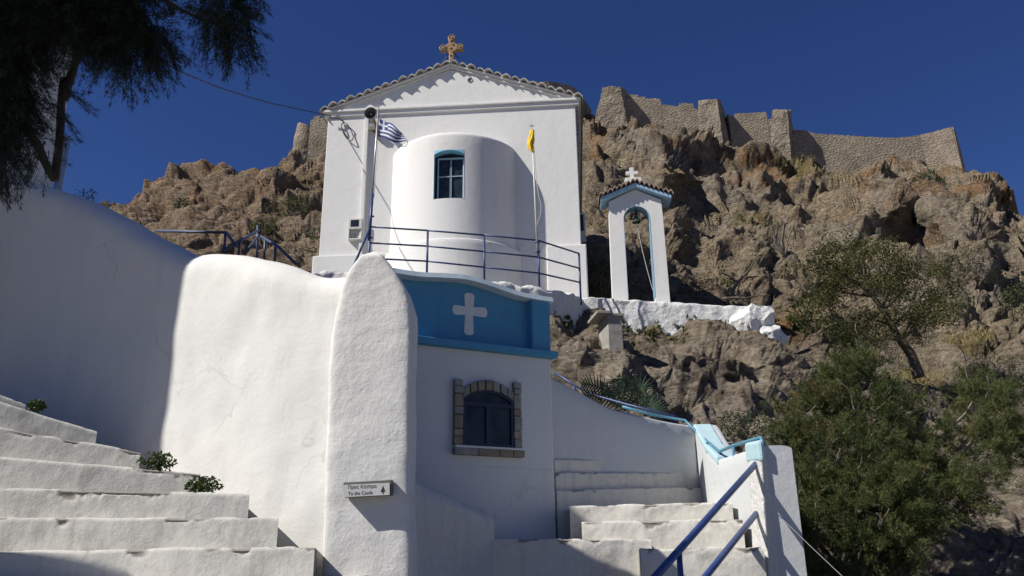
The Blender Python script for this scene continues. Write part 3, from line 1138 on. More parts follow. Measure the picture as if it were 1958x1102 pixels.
# window in the apse: blue reveal, frame, sashes
cu, cv0, cv1 = (wu0 + wu1) / 2 + uc, wv0, wv1
hw = (wu1 - wu0) / 2
wf = lambda uu: -cA + math.sqrt(RcA ** 2 - (uu - uc) ** 2)
wd = dA - .24
mb = MB()
ua, ub = cu - hw, cu + hw
arch = lambda t: cv1 - .10 * (2 * t - 1) ** 2
NA = 10
for uu, sg in ((ua, 1), (ub, -1)):
    q = [CH.P(uu, cv0, wf(uu) + .004), CH.P(uu, cv0, wd), CH.P(uu, cv1, wd), CH.P(uu, cv1, wf(uu) + .004)]
    mb.add(q, [(0, 1, 2, 3) if sg > 0 else (3, 2, 1, 0)])
for i in range(NA):
    t0, t1 = i / NA, (i + 1) / NA
    u0_, u1_ = ua + (ub - ua) * t0, ua + (ub - ua) * t1
    mb.add([CH.P(u0_, arch(t0), wf(u0_) + .004), CH.P(u1_, arch(t1), wf(u1_) + .004), CH.P(u1_, arch(t1), wd), CH.P(u0_, arch(t0), wd)], [(0, 1, 2, 3)])
    mb.add([CH.P(u0_, arch(t0), wf(u0_) + .004), CH.P(u1_, arch(t1), wf(u1_) + .004), CH.P(u1_, cv1 + .01, wf(u1_) + .004), CH.P(u0_, cv1 + .01, wf(u0_) + .004)], [(0, 1, 2, 3)])
mb.add([CH.P(ua, cv0, wf(ua) + .01), CH.P(ub, cv0, wf(ub) + .01), CH.P(ub, cv0 + .02, wd), CH.P(ua, cv0 + .02, wd)], [(0, 1, 2, 3)])
win = mb.build('window', MIDBLUE, church)
mb = MB()
f0, f1, g0, g1 = ua + .07, ub - .02, cv0 + .03, cv1 - .14
fw = .032
LF = paint('pale_window_paint', (.42, .52, .58), .5, 0, .1, 12)
mb.fbox(CH, f0, f0 + fw, g0, g1, wd, wd + .06)
mb.fbox(CH, f1 - fw, f1, g0, g1, wd, wd + .06)
mb.fbox(CH, f0 + fw, f1 - fw, g0, g0 + fw, wd, wd + .058)
mb.fbox(CH, f0 + fw, f1 - fw, g1 - fw, g1, wd, wd + .058)
mb.build('frame', LF, win, bevel=.006)
mb = MB()
um = (f0 + f1) / 2
vm = g0 + (g1 - g0) * .56
mb.fbox(CH, um - .020, um - .010, g0 + fw, g1 - fw, wd, wd + .05)
mb.fbox(CH, um + .010, um + .020, g0 + fw, g1 - fw, wd, wd + .05)
mb.fbox(CH, f0 + fw, um - .020, vm - .008, vm + .008, wd, wd + .048)
mb.fbox(CH, um + .020, f1 - fw, vm - .008, vm + .008, wd, wd + .048)
mb.build('glazing_bar', LF, win)
mb = MB()
mb.fbox(CH, ua - .02, ub + .02, cv0 - .02, cv1 + .02, wd - .03, wd + .012)
mb.build('pane', GLASS, win)
# thin duct on the facade
u0 = CH.uv(694, 350)[0]
mb = MB()
mb.fbox(CH, u0, u0 + .10, 8.9, vC - .105, .0, .11)
mb.build('duct', W_CHURCH, church, bevel=.01)
# stone quoin courses at the right corner, seen edge-on
mb = MB()
for k in range(9):
    z = vC - .2 - k * .12
    mb.fbox(CH, uW + .003, uW + .06 + .02 * (k % 2), z - .05, z + .05, -1.2, -.05)
mb.build('side_masonry', CONC, church, bevel=.01)
# side window panel at the right edge
q = CH.uv(1115, 430, -3.0)
t = thing('side_window', 'dark side window in a pale frame, at the right edge of the chapel', 'window', CH.P(q[0], q[1] - .5, -3))
mb = MB()
qa = CH.uv(1098, 408, -3.0)
qb = CH.uv(1121, 462, -3.0)
mb.fbox(CH, uW, qb[0], qb[1], qa[1], -3.6, -3.0)
mb.build('frame', BOXGREY, t, bevel=.02)
mb = MB()
mb.fbox(CH, uW + .01, qb[0] - .06, qb[1] + .35, qa[1] - .06, -3.1, -2.985)
mb.build('pane', GLASS, t)

# gilt cross on the ridge
o_ = CH.P(uAp, vAp + .24, .05)
cr = thing('roof_cross', 'gilded budded cross on the chapel roof ridge', 'cross', o_)
pc = CH.uv(864, 95, .05)
ctop = CH.uv(864, 69, .05)[1]
cxw = (CH.uv(887, 92, .05)[0] - CH.uv(841, 92, .05)[0]) / 2
cuu = pc[0]
cvv = CH.uv(864, 93, .05)[1]
mb = MB()
h = .085
lo = vAp + .16
out = [(cuu - h * .85, lo), (cuu + h * .85, lo), (cuu + h * .85, cvv - h - .08), (cuu + h + .07, cvv - h)]


def bud(cx_, cy_, r, a0, a1, n=10):
    return [(cx_ + r * math.cos(a), cy_ + r * math.sin(a)) for a in np.linspace(a0, a1, n)]


out += bud(cuu + cxw - .105, cvv, .112, -math.pi * .62, math.pi * .62)
out += [(cuu + h + .07, cvv + h), (cuu + h * .85, cvv + h + .08)]
out += bud(cuu, ctop - .105, .112, -math.pi * .12, math.pi * 1.12)
out += [(cuu - h * .85, cvv + h + .08), (cuu - h - .07, cvv + h)]
out += bud(cuu - cxw + .105, cvv, .112, math.pi * .38, math.pi * 1.62)
out += [(cuu - h - .07, cvv - h), (cuu - h * .85, cvv - h - .08)]
mb.prism(CH, out, -.02, .12)
mb.build('body', GOLD, cr, bevel=.015)
RELIEF = paint('worn_gilt_relief', (.28, .185, .10), .55, .2, .5, 30)
for bx, by in ((cuu + cxw - .105, cvv), (cuu - cxw + .105, cvv), (cuu, ctop - .105)):
    mb = MB()
    mb.lathe([(.095, .118), (.095, .14), (.075, .14), (.075, .126), (.05, .126), (.045, .145), (0, .147)], CH.P(bx, by, 0), CH.N, 18)
    mb.build('medallion', RELIEF, cr)
for k in range(6):
    y = lo + .12 + k * .12
    mb = MB()
    mb.lathe([(.035, .118), (.03, .14), (0, .142)], CH.P(cuu + .03 * (-1) ** k, y, 0), CH.N, 8)
    mb.build('stud', RELIEF, cr)
for sx in (-1, 1):
    mb = MB()
    mb.tube([CH.P(cuu + sx * .08, cvv - .16, .04), CH.P(cuu + sx * .30, lo + .0, .04)], .012, 6)
    mb.build('stay', BLACK, cr)

# loudspeaker, floodlight, cable, meter box on the facade
u, v = CH.uv(709, 217, .55)
ls = thing('loudspeaker', 'grey horn loudspeaker on the facade beside the flagpole', 'loudspeaker', CH.P(u, v, .3))
hd = CH.N + np.array([.05, 0, -.12])
mb = MB()
mb.lathe([(.03, -.34), (.045, -.30), (.06, -.22), (.10, -.1), (.165, .0), (.178, .012), (.178, .0), (.15, -.02), (.10, -.09), (.05, -.2), (.0, -.22)], CH.P(u, v, .55), hd, 32)
mb.build('horn', DARKGREY, ls, smooth=True, sharp=50)
mb = MB()
mb.lathe([(.0, -.03), (.02, -.035), (.034, -.06), (.04, -.12), (.03, -.2)], CH.P(u, v, .55), hd, 16)
mb.build('driver', STEEL, ls, smooth=True)
mb = MB()
mb.fbox(CH, u + .02, u + .05, v - .10, v - .02, 0.0, .32)
mb.fbox(CH, u + .06, u + .16, v - .42, v - .12, .002, .03)
mb.tube([CH.P(u + .12, v - .3, .02), CH.P(u - .02, v - .10, .3)], .014, 6)
mb.tube([CH.P(u + .02, v - .42, .02), CH.P(u + .18, v - .62, .02)], .012, 6)
mb.build('bracket', RUST, ls)
u, v = CH.uv(710, 242, .2)
fl = thing('floodlight', 'small boxy floodlight below the horn loudspeaker', 'lamp', CH.P(u, v, .1))
mb = MB()
mb.fbox(CH, u - .10, u + .10, v - .06, v + .06, .1, .26)
mb.build('housing', BOXGREY, fl, bevel=.02)
mb = MB()
mb.fbox(CH, u - .085, u + .085, v - .048, v + .048, .26, .268)
mb.build('lens', paint('floodlight_lens', (.3, .31, .3), .2), fl)
mb = MB()
mb.fbox(CH, u + .02, u + .06, v - .10, v - .02, 0.003, .12)
mb.build('bracket', RUST, fl)
pts = [aty(-40, -140, 7.0), aty(160, 10, 10), aty(310, 118, 13.5), aty(380, 152, 15.2), aty(450, 178, 17), aty(520, 198, 18.6), aty(590, 213, 19.7), CH.P(.12, vC - .12, .14)]
mb = MB()
mb.tube(smooth_line(pts, 50), .014, 6)
tag(mb.build('power_cable', BLACK, None), 'thin black cable sagging from the tree to the chapel cornice', 'cable')
mb = MB()
loop = []
ctr = CH.uv(664, 252, .06)
for k in range(41):
    a_ = 2 * math.pi * k / 40
    x_ = .11 * math.cos(a_)
    y_ = .33 * math.sin(a_)
    ro = math.radians(26)
    loop.append(CH.P(ctr[0] + x_ * math.cos(ro) - y_ * -math.sin(ro) * -1, ctr[1] + x_ * math.sin(ro) * -1 * -1 + y_ * math.cos(ro), .06 + .03 * math.sin(3 * a_)))
mb.tube(loop, .016, 6)
mb.tube([CH.P(.02, vC - .12, .16), CH.P(.2, vC - .22, .16), CH.P(.38, vC - .2, .1), CH.P(.50, vC - .32, .08)], .016, 6)
mb.tube([CH.P(.05, vC - .22, .14), CH.P(.3, vC - .16, .16), CH.P(.45, vC - .26, .08)], .012, 6)
tag(mb.build('cable_coil', DARKGREY, None, smooth=True), 'grey loop of spare cable hanging at the top left of the facade', 'cable')
a0 = CH.uv(666, 417, .2)
a1 = CH.uv(690, 457, .2)
bx = thing('meter_box', 'pale electricity meter box with a small window, low on the facade', 'meter box', CH.P((a0[0] + a1[0]) / 2, a1[1], 0))
mb = MB()
u0, u1, v1, v0 = a0[0], a1[0], a0[1], a1[1]
vm = v0 + (v1 - v0) * .5
mb.fbox(CH, u0, u1, vm, v1, 0, .16)
mb.fbox(CH, u0, u1, v0 + .05, vm, 0, .07)
mb.fbox(CH, u0, u1, v0, v0 + .05, 0, .155)
mb.fbox(CH, u0, u0 + .03, v0 + .05, vm, .07, .14)
mb.fbox(CH, u1 - .03, u1, v0 + .05, vm, .07, .14)
mb.build('case', BOXGREY, bx, bevel=.012)
mb = MB()
mb.fbox(CH, u0 + .06, u1 - .09, vm + .07, v1 - .05, .16, .166)
mb.build('meter_window', GLASS, bx)
mb = MB()
mb.fbox(CH, u0 + .12, u0 + .19, v0 + .09, v0 + .18, .07, .11)
mb.build('switch', DARKGREY, bx)

# ---------------------------------------------------------------- terrace in front of the church, its rail, poles and flags
zr = aty(712, 433, 17.0)[2]
rp = [atz(708, 434, zr), atz(818, 441, zr), atz(926, 450, zr), atz(1029, 460, zr), atz(1107, 485, zr)]
zt = aty(818, 524, rp[1][1])[2]
tb = [aty(600, 512, 16.6), aty(708, 516, rp[0][1] - .15), aty(818, 521, rp[1][1] - .15), aty(926, 534, rp[2][1] - .15), aty(1029, 546, rp[3][1] - .15), aty(1107, 561, rp[4][1] - .15), aty(1128, 580, rp[4][1] + .3)]
mb = MB()
zb_ = 4.0
ring = [p for p in tb]
bk = [np.array([tb[-1][0] + .2, 23.0, tb[-1][2] - .02]), np.array([tb[0][0] - 1, 23.0, tb[0][2] - .02])]
al = [np.array([p[0], p[1] + .35, p[2] - .03]) for p in ring] + bk
n = len(al)
mb.add(al + [np.array([p[0], p[1], zb_]) for p in al], [list(range(n))] + [[(i + 1) % n, i, n + i, n + (i + 1) % n] for i in range(n)])
tag(mb.build('terrace', W_ROUGH, None, loc=(0, 0, 0)), 'terrace floor in front of the chapel', None, kind='structure')
ribbon_wall('terrace_wall', tb, 5.2, .5, W_ROUGH, None, n=160, rows=40, amp=.13, fscale=2.6, rnd=.3)
tag(bpy.data.objects['terrace_wall'], 'rough whitewashed rubble edge under the navy terrace rail', 'wall')

tr = thing('terrace_railing', 'navy pipe railing with three bars along the chapel terrace', 'railing', (rp[2][0], rp[2][1], zt))
for i, p in enumerate(rp):
    mb = MB()
    mb.tube([np.array([p[0], p[1], tb[i + 1][2] - .25]), p], .026, 8)
    mb.build('post', NAVY, tr, smooth=True)
zlow = [tb[i + 1][2] for i in range(5)]
for fr in (0, .36, .70):
    mb = MB()
    for i in range(4):
        a_ = rp[i] + np.array([0, 0, -fr * (rp[i][2] - zlow[i])])
        b_ = rp[i + 1] + np.array([0, 0, -fr * (rp[i + 1][2] - zlow[i + 1])])
        mb.tube([a_, b_], .022, 8)
    mb.build('rail', NAVY, tr, smooth=True)
mb = MB()
e_ = aty(680, 500, rp[0][1] - .6)
mb.tube([rp[0] + np.array([0, 0, -.02]), e_, e_ + (e_ - rp[0]) * .5], .026, 8)
mb.build('sloping_rail', NAVY, tr, smooth=True)

b0 = rp[0] + np.array([.0, -.06, -.35])
t0 = aty(724, 203, rp[0][1] + .3)
fp = thing('flagpole', 'slim steel flagpole carrying the striped flag, tied to the left rail post', 'flagpole', b0)
mb = MB()
mb.tube([b0, b0 + (t0 - b0) * .33], .034, 10)
mb.build('lower_pole', NAVY, fp, smooth=True)
mb = MB()
mb.tube([b0 + (t0 - b0) * .33, b0 + (t0 - b0) * .66, t0], [.026, .022, .016], 10)
mb.build('pole', STEEL, fp, smooth=True)
for k in (.02, .17):
    c_ = b0 + (t0 - b0) * k
    mb = MB()
    mb.tube([c_ + np.array([-.05, .03, 0]), c_ + np.array([.07, .03, 0])], .022, 8)
    mb.build('clamp', NAVY, fp, smooth=True)
mb = MB()
mb.tube([b0 + (t0 - b0) * .3 + np.array([.04, 0, 0]), b0 + (t0 - b0) * .6 + np.array([.05, 0, 0]), t0 + np.array([.02, 0, -.1])], .006, 5)
mb.build('halyard', ROPE, fp)
# striped flag with a cross in the canton, wind-blown and frayed
Yf = rp[0][1] + .25
hoT, hoB = aty(726, 226, Yf), aty(723, 261, Yf)
flT, flB = aty(768, 252, Yf - .1), aty(779, 270, Yf - .1)
NU, NV = 27, 18
V = np.zeros((NU + 1, NV + 1, 3))
for i in range(NU + 1):
    s = i / NU
    for j in range(NV + 1):
        t_ = j / NV
        a_ = hoT + (hoB - hoT) * t_
        b_ = flT + (flB - flT) * t_
        p = a_ + (b_ - a_) * s
        p = p + np.array([0, .05 * math.sin(7 * s + 2.5 * t_) * s ** .5, -.09 * math.sin(math.pi * s) * (t_ - .25) - .02 * math.sin(9 * s + 3 * t_)])
        V[i, j] = p
fs, fm = [], []
for i in range(NU):
    for j in range(NV):
        if i > 22 and (j * 7 + i * 3) % 11 == 0:
            continue
        fs.append([i * (NV + 1) + j, (i + 1) * (NV + 1) + j, (i + 1) * (NV + 1) + j + 1, i * (NV + 1) + j + 1])
        if i < 10 and j < 10:
            fm.append(1 if (4 <= i < 6 or 4 <= j < 6) else 0)
        else:
            fm.append((j // 2) % 2)
fo = obj('striped_flag', V.reshape(-1, 3), fs, [FLAGBLUE, FLAGWHITE], None, smooth=True, fm=fm)
sol = fo.modifiers.new('cloth', 'SOLIDIFY')
sol.thickness = .006
tag(fo, 'frayed blue and white striped flag with a cross in its corner', 'flag')
mb = MB()
st = [flB + np.array(q) for q in ((0, 0, 0), (.0, 0, -.06), (-.03, 0, -.12), (-.1, 0, -.15), (-.17, 0, -.12))]
mb.tube(smooth_line(st, 14), .008, 5)
mb.build('loose_thread', FLAGBLUE, fo)

b1 = rp[3] + np.array([-.02, -.05, -.3])
t1 = aty(1017, 248, rp[3][1])
yp = thing('flagpole', 'thin white pole with a small cross finial, carrying the furled yellow flag', 'flagpole', b1)
mb = MB()
mb.tube([b1, (b1 + t1) / 2, t1], [.028, .022, .016], 10)
mb.build('pole', paint('cream_pole_paint', (.62, .60, .52), .5), yp, smooth=True)
mb = MB()
mb.tube([t1, t1 + np.array([0, 0, .16])], .010, 6)
mb.tube([t1 + np.array([-.055, 0, .10]), t1 + np.array([.055, 0, .10])], .010, 6)
mb.build('finial_cross', NAVY, yp)
mb = MB()
cp = lambda k, dx: b1 + (t1 - b1) * k + np.array([dx, -.02, 0])
mb.tube(smooth_line([cp(.2, .0), cp(.28, .1), cp(.36, .13), cp(.46, .08), cp(.6, .05), cp(.82, .03)], 24), .009, 5)
mb.build('halyard', ROPE, yp)
for k in (0, .24):
    mb = MB()
    mb.tube([b1 + np.array([-.06, .0, k]), b1 + np.array([.06, 0, k])], .03, 8)
    mb.build('clamp', NAVY, yp, smooth=True)
# furled yellow flag
rings = []
f_ = [(1018, 249, 6), (1017, 256, 8), (1016, 265, 9.5), (1014, 273, 12), (1015, 280, 11), (1017, 286, 8), (1019, 291, 4)]
mpx = aty(1019, 270, rp[3][1] - .03)
scale_ = np.linalg.norm(aty(1019, 270, rp[3][1]) - aty(1018, 270, rp[3][1]))
nn = 22
V, fs = [], []
prof_ = smooth_line(np.array(f_, float), 26)
for k, (x, y, w) in enumerate(prof_):
    c_ = aty(x, y, rp[3][1] - .03)
    for j in range(nn):
        a_ = 2 * math.pi * j / nn
        rr_ = w * .5 * scale_ * (1 + .28 * math.sin(5 * a_ + .25 * k) + .15 * math.sin(3 * a_ - .4 * k))
        V.append(c_ + np.array([rr_ * math.cos(a_), rr_ * .7 * math.sin(a_), 0]))
for k in range(len(prof_) - 1):
    for j in range(nn):
        fs.append([k * nn + j, k * nn + (j + 1) % nn, (k + 1) * nn + (j + 1) % nn, (k + 1) * nn + j])
tag(obj('yellow_flag', V, fs, YELLOW, None, smooth=True), 'furled yellow flag hanging limp below the small cross finial', 'flag')

# ---------------------------------------------------------------- bell arch and its terrace wall
q0 = aty(1172, 563, 19.75)
q1 = atz(1281, 568, q0[2])
BE = Frame(q0, np.array([1.0, -.06]))
uv = BE.uv
bt = thing('bell_arch', 'white bell arch with pale blue trim and a small tiled gable', 'bell tower', BE.P(.8, q0[2], -.25))
D0, D1 = -.34, 0.0
oL, oR = uv(1171, 563)[0], uv(1281, 568)[0]
iL, iR = uv(1198, 520)[0], uv(1250, 520)[0]
vS = uv(1217, 418)[1]
vA = uv(1217, 394)[1]
vE = uv(1160, 386)[1]
vG = uv(1217, 362)[1]
um = (iL + iR) / 2
vb = q0[2] - .4
tp = .04
outl = [(oL, vb), (iL + .02, vb), (iL, vS)]
arc = [(um - (iR - iL) / 2 * math.cos(a_), vS + (vA - vS) * math.sin(a_)) for a_ in np.linspace(0, math.pi, 18)]
outl = [(oL + tp * 0, vb), (iL, vb)] + arc + [(iR, vb), (oR, vb), (oR - tp, vE), (um, vG), (oL + tp, vE)]
# front and back faces as quads strips so the concave outline stays clean
mb = MB()
mb.prism(BE, [(oL, vb), (iL, vb), (iL, vS), (oL + tp * .6, vS)], D0, D1)
mb.prism(BE, [(iR, vb), (oR, vb), (oR - tp * .6, vS), (iR, vS)], D0, D1)
left_o = (oL + tp * .6, vS)
for i in range(len(arc) - 1):
    a_, b_ = arc[i], arc[i + 1]
    tl = lambda p: (p[0], vE if abs(p[0] - um) < 0 else vE)
    mb.prism(BE, [a_, b_, (b_[0], vE + .0), (a_[0], vE + .0)], D0, D1)
mb.prism(BE, [(oL + tp * .6, vS), (iL, vS), (iL, vE), (oL + tp, vE)], D0, D1)
mb.prism(BE, [(iR, vS), (oR - tp * .6, vS), (oR - tp, vE), (iR, vE)], D0, D1)
mb.prism(BE, [(oL + tp, vE), (oR - tp, vE), (um, vG)], D0, D1)
mb.build('arch', W_CHURCH, bt)
mb = MB()
ins = [(iL + .001, vb + .3)] + arc + [(iR - .001, vb + .3)]
for i in range(len(ins) - 1):
    a_, b_ = np.array(ins[i]), np.array(ins[i + 1])
    na, nb_ = (np.array([um, vS]) - a_), (np.array([um, vS]) - b_)
    na[1] = 0 if a_[1] <= vS else na[1]
    nb_[1] = 0 if b_[1] <= vS else nb_[1]
    na /= np.linalg.norm(na)
    nb_ /= np.linalg.norm(nb_)
    a2, b2 = a_ + na * .010, b_ + nb_ * .010
    mb.prism(BE, [tuple(b_ + nb_ * .001), tuple(a_ + na * .001), tuple(a2), tuple(b2)], D0 - .004, D1 + .006)
mb.build('reveal', paint('arch_reveal_blue', (.20, .36, .48), .7, 0, .2, 6), bt)
# roof: blue boxed eaves with tiles
eo = .22
mb = MB()
lR, rR = uv(1150, 388, .3)[0], uv(1286, 380, .3)[0]
vEr = vE - .02
for sgn, ue in ((-1, lR), (1, rR)):
    pts = [(ue, vEr - .02), (um, vG + .02), (um, vG + .12), (ue, vEr + .085)]
    if sgn > 0:
        pts = pts[::-1]
    mb.prism(BE, pts, D0 - .16, D1 + .16)
mb.build('eaves', paint('eaves_blue_paint', (.30, .46, .60), .6, 0, .2, 6), bt, bevel=.01)
mb = MB()
for sgn, ue in ((-1, lR - .05), (1, rR + .05)):
    nt_ = 8
    per = 10
    prof = []
    for i in range(nt_ * per + 1):
        s = i / (nt_ * per)
        prof.append((um + (ue - um) * s, vG + .20 + (vEr - vG - .05) * s + .04 * (abs(math.sin(math.pi * s * nt_)) * 2 - 1)))
    m_ = len(prof)
    vs, fs = [], []
    for dv_ in (0, -.035):
        for w in (D1 + .22, D0 - .22):
            vs += [BE.P(u, v + dv_, w) for u, v in prof]
    for i in range(m_ - 1):
        fs += [[i, i + 1, m_ + i + 1, m_ + i], [2 * m_ + i, 3 * m_ + i, 3 * m_ + i + 1, 2 * m_ + i + 1], [i, 2 * m_ + i, 2 * m_ + i + 1, i + 1]]
    fs.append([m_ - 1, 3 * m_ - 1, 4 * m_ - 1, 2 * m_ - 1])
    mb.add(vs, fs)
TILE2 = paint('bell_roof_tile', (.36, .28, .22), .9, 0, .5, 7, .6, wear=(.42, .40, .36))
mb.build('tiles', TILE2, bt, smooth=True, sharp=40)
vk = vG + .24
mb = MB()
k0, k1 = uv(1194, 350, 0)[0], uv(1230, 350, 0)[0]
mb.prism(BE, [(k0, vk), (k1, vk), (k1 - .04, vk + .13), (k0 + .04, vk + .13)], -.3, -.04)
mb.build('cross_base', W_CHURCH, bt, bevel=.015)
mb = MB()
cu_ = uv(1209, 330)[0]
ct = uv(1209, 316)[1]
mb.fbox(BE, cu_ - .05, cu_ + .05, vk + .13, ct, -.22, -.13)
cvx = uv(1209, 326)[1]
mb.fbox(BE, uv(1197.5, 326)[0], cu_ - .05, cvx - .045, cvx + .045, -.217, -.133)
mb.fbox(BE, cu_ + .05, uv(1220, 326)[0], cvx - .045, cvx + .045, -.217, -.133)
mb.build('cross', W_CHURCH, bt)
# bell
bc = uv(1216.5, 421, -.17)
bo = BE.P(bc[0], bc[1], -.17)
bl = thing('bell', 'small green bronze bell hanging in the white arch', 'bell', bo)
mb = MB()
s_ = .105
mb.lathe([(1.0 * s_, -.72 * s_), (1.06 * s_, -.70 * s_), (.86 * s_, -.35 * s_), (.62 * s_, .2 * s_), (.52 * s_, .75 * s_), (.40 * s_, 1.05 * s_), (.15 * s_, 1.2 * s_), (.0, 1.22 * s_)], bo, (0, 0, 1), 24)
mb.lathe([(1.0 * s_, -.72 * s_), (.8 * s_, -.5 * s_), (.4 * s_, .9 * s_)], bo, (0, 0, 1), 24)
mb.build('bell_body', BRONZE, bl, smooth=True, sharp=50)
mb = MB()
mb.tube([bo + np.array([0, 0, 1.15 * s_]), BE.P(bc[0], vA + .05, -.17)], .022, 8)
mb.tube([bo + np.array([-.06, 0, 1.5 * s_]), bo + np.array([.06, 0, 1.5 * s_])], .018, 8)
mb.build('hanger', BLACK, bl)
mb = MB()
mb.tube([bo + np.array([0, 0, .3]) * .3, bo + np.array([0, 0, -.07])], [.01, .024], 8)
mb.build('clapper', BLACK, bl)
r0 = bo + np.array([0, 0, -.07])
r1 = BE.P(iR - .04, q0[2] + .1, -.1)
mb = MB()
mb.tube(smooth_line([r0, (r0 * .66 + r1 * .34) + np.array([.0, 0, -.12]), (r0 * .33 + r1 * .67) + np.array([.0, 0, -.1]), r1], 16), .009, 5)
tag(mb.build('bell_rope', ROPE, None), 'thin pale rope slanting from the bell to the right leg of the arch', 'rope')

wl = aty(1122, 563, 19.1)
wr_ = aty(1444, 582, 18.9)
tops = [wl + np.array([-.6, 0, 0]), wl, wl + (wr_ - wl) * .33, wl + (wr_ - wl) * .66, wr_]
ribbon_wall('bell_wall', tops, wl[2] - 1.6, 1.3, W_ROUGH, None, n=120, rows=26, amp=.06, fscale=3.0, rnd=.08, curve=False)
tag(bpy.data.objects['bell_wall'], 'long whitewashed retaining wall carrying the bell arch', 'wall')


def boulder(name, label, px, py, Y, rx, rz, ry, mat, cat, seed, amp=.35):
    c_ = aty(px, py, Y)
    V, fs = [], []
    nu_, nv_ = 36, 22
    for i in range(nv_ + 1):
        ph = math.pi * i / nv_ - math.pi / 2
        for j in range(nu_):
            th_ = 2 * math.pi * j / nu_
            V.append([math.cos(ph) * math.cos(th_), math.cos(ph) * math.sin(th_), math.sin(ph)])
    V = np.array(V)
    f1, e1 = facets(V * 1.7 + seed, seed)
    V = V * (1 + amp * 1.3 * (f1 + .1) + .10 * fbm(V * 3, 3, seed))[:, None] * np.array([rx, ry, rz]) + c_
    for i in range(nv_):
        for j in range(nu_):
            fs.append([i * nu_ + j, i * nu_ + (j + 1) % nu_, (i + 1) * nu_ + (j + 1) % nu_, (i + 1) * nu_ + j])
    return tag(obj(name, V, fs, mat, None), label, cat)


boulder('whitewashed_rock', 'lumpy whitewashed rock at the right end of the bell arch wall', 1440, 626, 18.7, .50, .52, .45, W_ROUGH, 'rock', 5)
boulder('whitewashed_rock', 'small whitewashed rock sloping down at the far right of the bell arch wall', 1470, 646, 18.5, .34, .30, .3, W_ROUGH, 'rock', 9)
a_ = aty(1142, 598, 16.6)
b_ = aty(1190, 634, 16.6)
cb = MB()
FRB = Frame(a_, np.array([1, .15]))
ub = FRB.uv(1190, 620)[0]
cb.fbox(FRB, .22, ub, b_[2] - .6, a_[2] - .03, -.8, 0)
cb.fbox(FRB, -.02, ub * .52, a_[2] - .03, a_[2] + .04, -.8, .06)
cb.fbox(FRB, ub * .54, ub + .04, a_[2] - .07, a_[2] + .0, -.82, .03)
tag(cb.build('concrete_box', CONC, None, bevel=.012), 'small concrete box with cracked lid slabs below the bell arch wall', 'box')

# ---------------------------------------------------------------- small house with the blue parapet
hr = aty(1058, 687, 8.8)
hl = atz(787, 657, hr[2])
HO = Frame(hl, hr - hl)
uR = HO.uv(1058, 687)[0]
house = thing('blue_topped_house', 'small white house with a blue parapet, a painted cross and a stone-framed window', 'house', HO.P(uR / 2, 1.5, -1))
vL = hr[2]
uB = -.9
mb = MB()
mb.fbox(HO, uB, uR - .02, .4, vL + .02, -3.2, 0)
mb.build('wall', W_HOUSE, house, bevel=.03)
# ledge
vL1 = HO.uv(1058, 671, .1)[1]
mb = MB()
mb.prism(HO, [(uB, vL - .005), (uR + .0, vL - .005), (uR + .02, vL + .06), (uR + .02, vL1), (uB, vL1)], -.6, .09)
mb.build('ledge', BLUE, house, bevel=.02)
# parapet panel with a wavy top
tp = [(700, 520), (785, 534), (840, 537), (880, 540), (920, 550), (960, 564), (990, 573), (1012, 577)]
cur = [HO.uv(x, y, -.1) for x, y in tp]
cur = [tuple(q) for q in smooth_line(np.array(cur), 40)]
mb = MB()
mb.prism(HO, [(cur[0][0], vL1), (cur[-1][0], vL1)] + cur[::-1], -.35, -.10)
mb.build('parapet', BLUE, house)
pu0, pu1 = HO.uv(1016, 620, .0)[0], HO.uv(1051, 620, .0)[0]
vpt = HO.uv(1050, 577, .0)[1]
mb = MB()
mb.fbox(HO, pu0, pu1, vL1, vpt, -.45, .02)
mb.build('corner_pilaster', BLUE, house, bevel=.02)
mb = MB()
cc = cur + [(pu0, vpt + .0), (pu1 + .03, vpt + .0)]
for i in range(len(cc) - 1):
    (ua_, va_), (ub_, vb_) = cc[i], cc[i + 1]
    mb.add([HO.P(ua_, va_ - .012, .05), HO.P(ub_, vb_ - .012, .05), HO.P(ub_, vb_ + .045, .03), HO.P(ua_, va_ + .045, .03), HO.P(ub_, vb_ + .05, -.5), HO.P(ua_, va_ + .05, -.5), HO.P(ua_, va_ - .012, -.5), HO.P(ub_, vb_ - .012, -.5)],
           [(0, 1, 2, 3), (3, 2, 4, 5), (1, 0, 6, 7)])
mb.build('coping', paint('coping_blue_white', (.50, .60, .66), .8, 0, .15, 6), house)
# painted cross
mb = MB()


def cap(u0, v0, u1, v1, r0, r1, w):
    d_ = np.array([u1 - u0, v1 - v0])
    L_ = np.linalg.norm(d_)
    d_ /= L_
    nn_ = np.array([-d_[1], d_[0]])
    pts_ = []
    for a in np.linspace(-math.pi / 2, math.pi / 2, 9):
        pts_.append(np.array([u1, v1]) + r1 * (math.cos(a) * d_ * .6 + math.sin(a) * nn_))
    for a in np.linspace(math.pi / 2, 3 * math.pi / 2, 9):
        pts_.append(np.array([u0, v0]) + r0 * (math.cos(a) * d_ * .6 + math.sin(a) * nn_))
    return pts_


def cuv(x, y):
    return HO.uv(x, y, -.09)


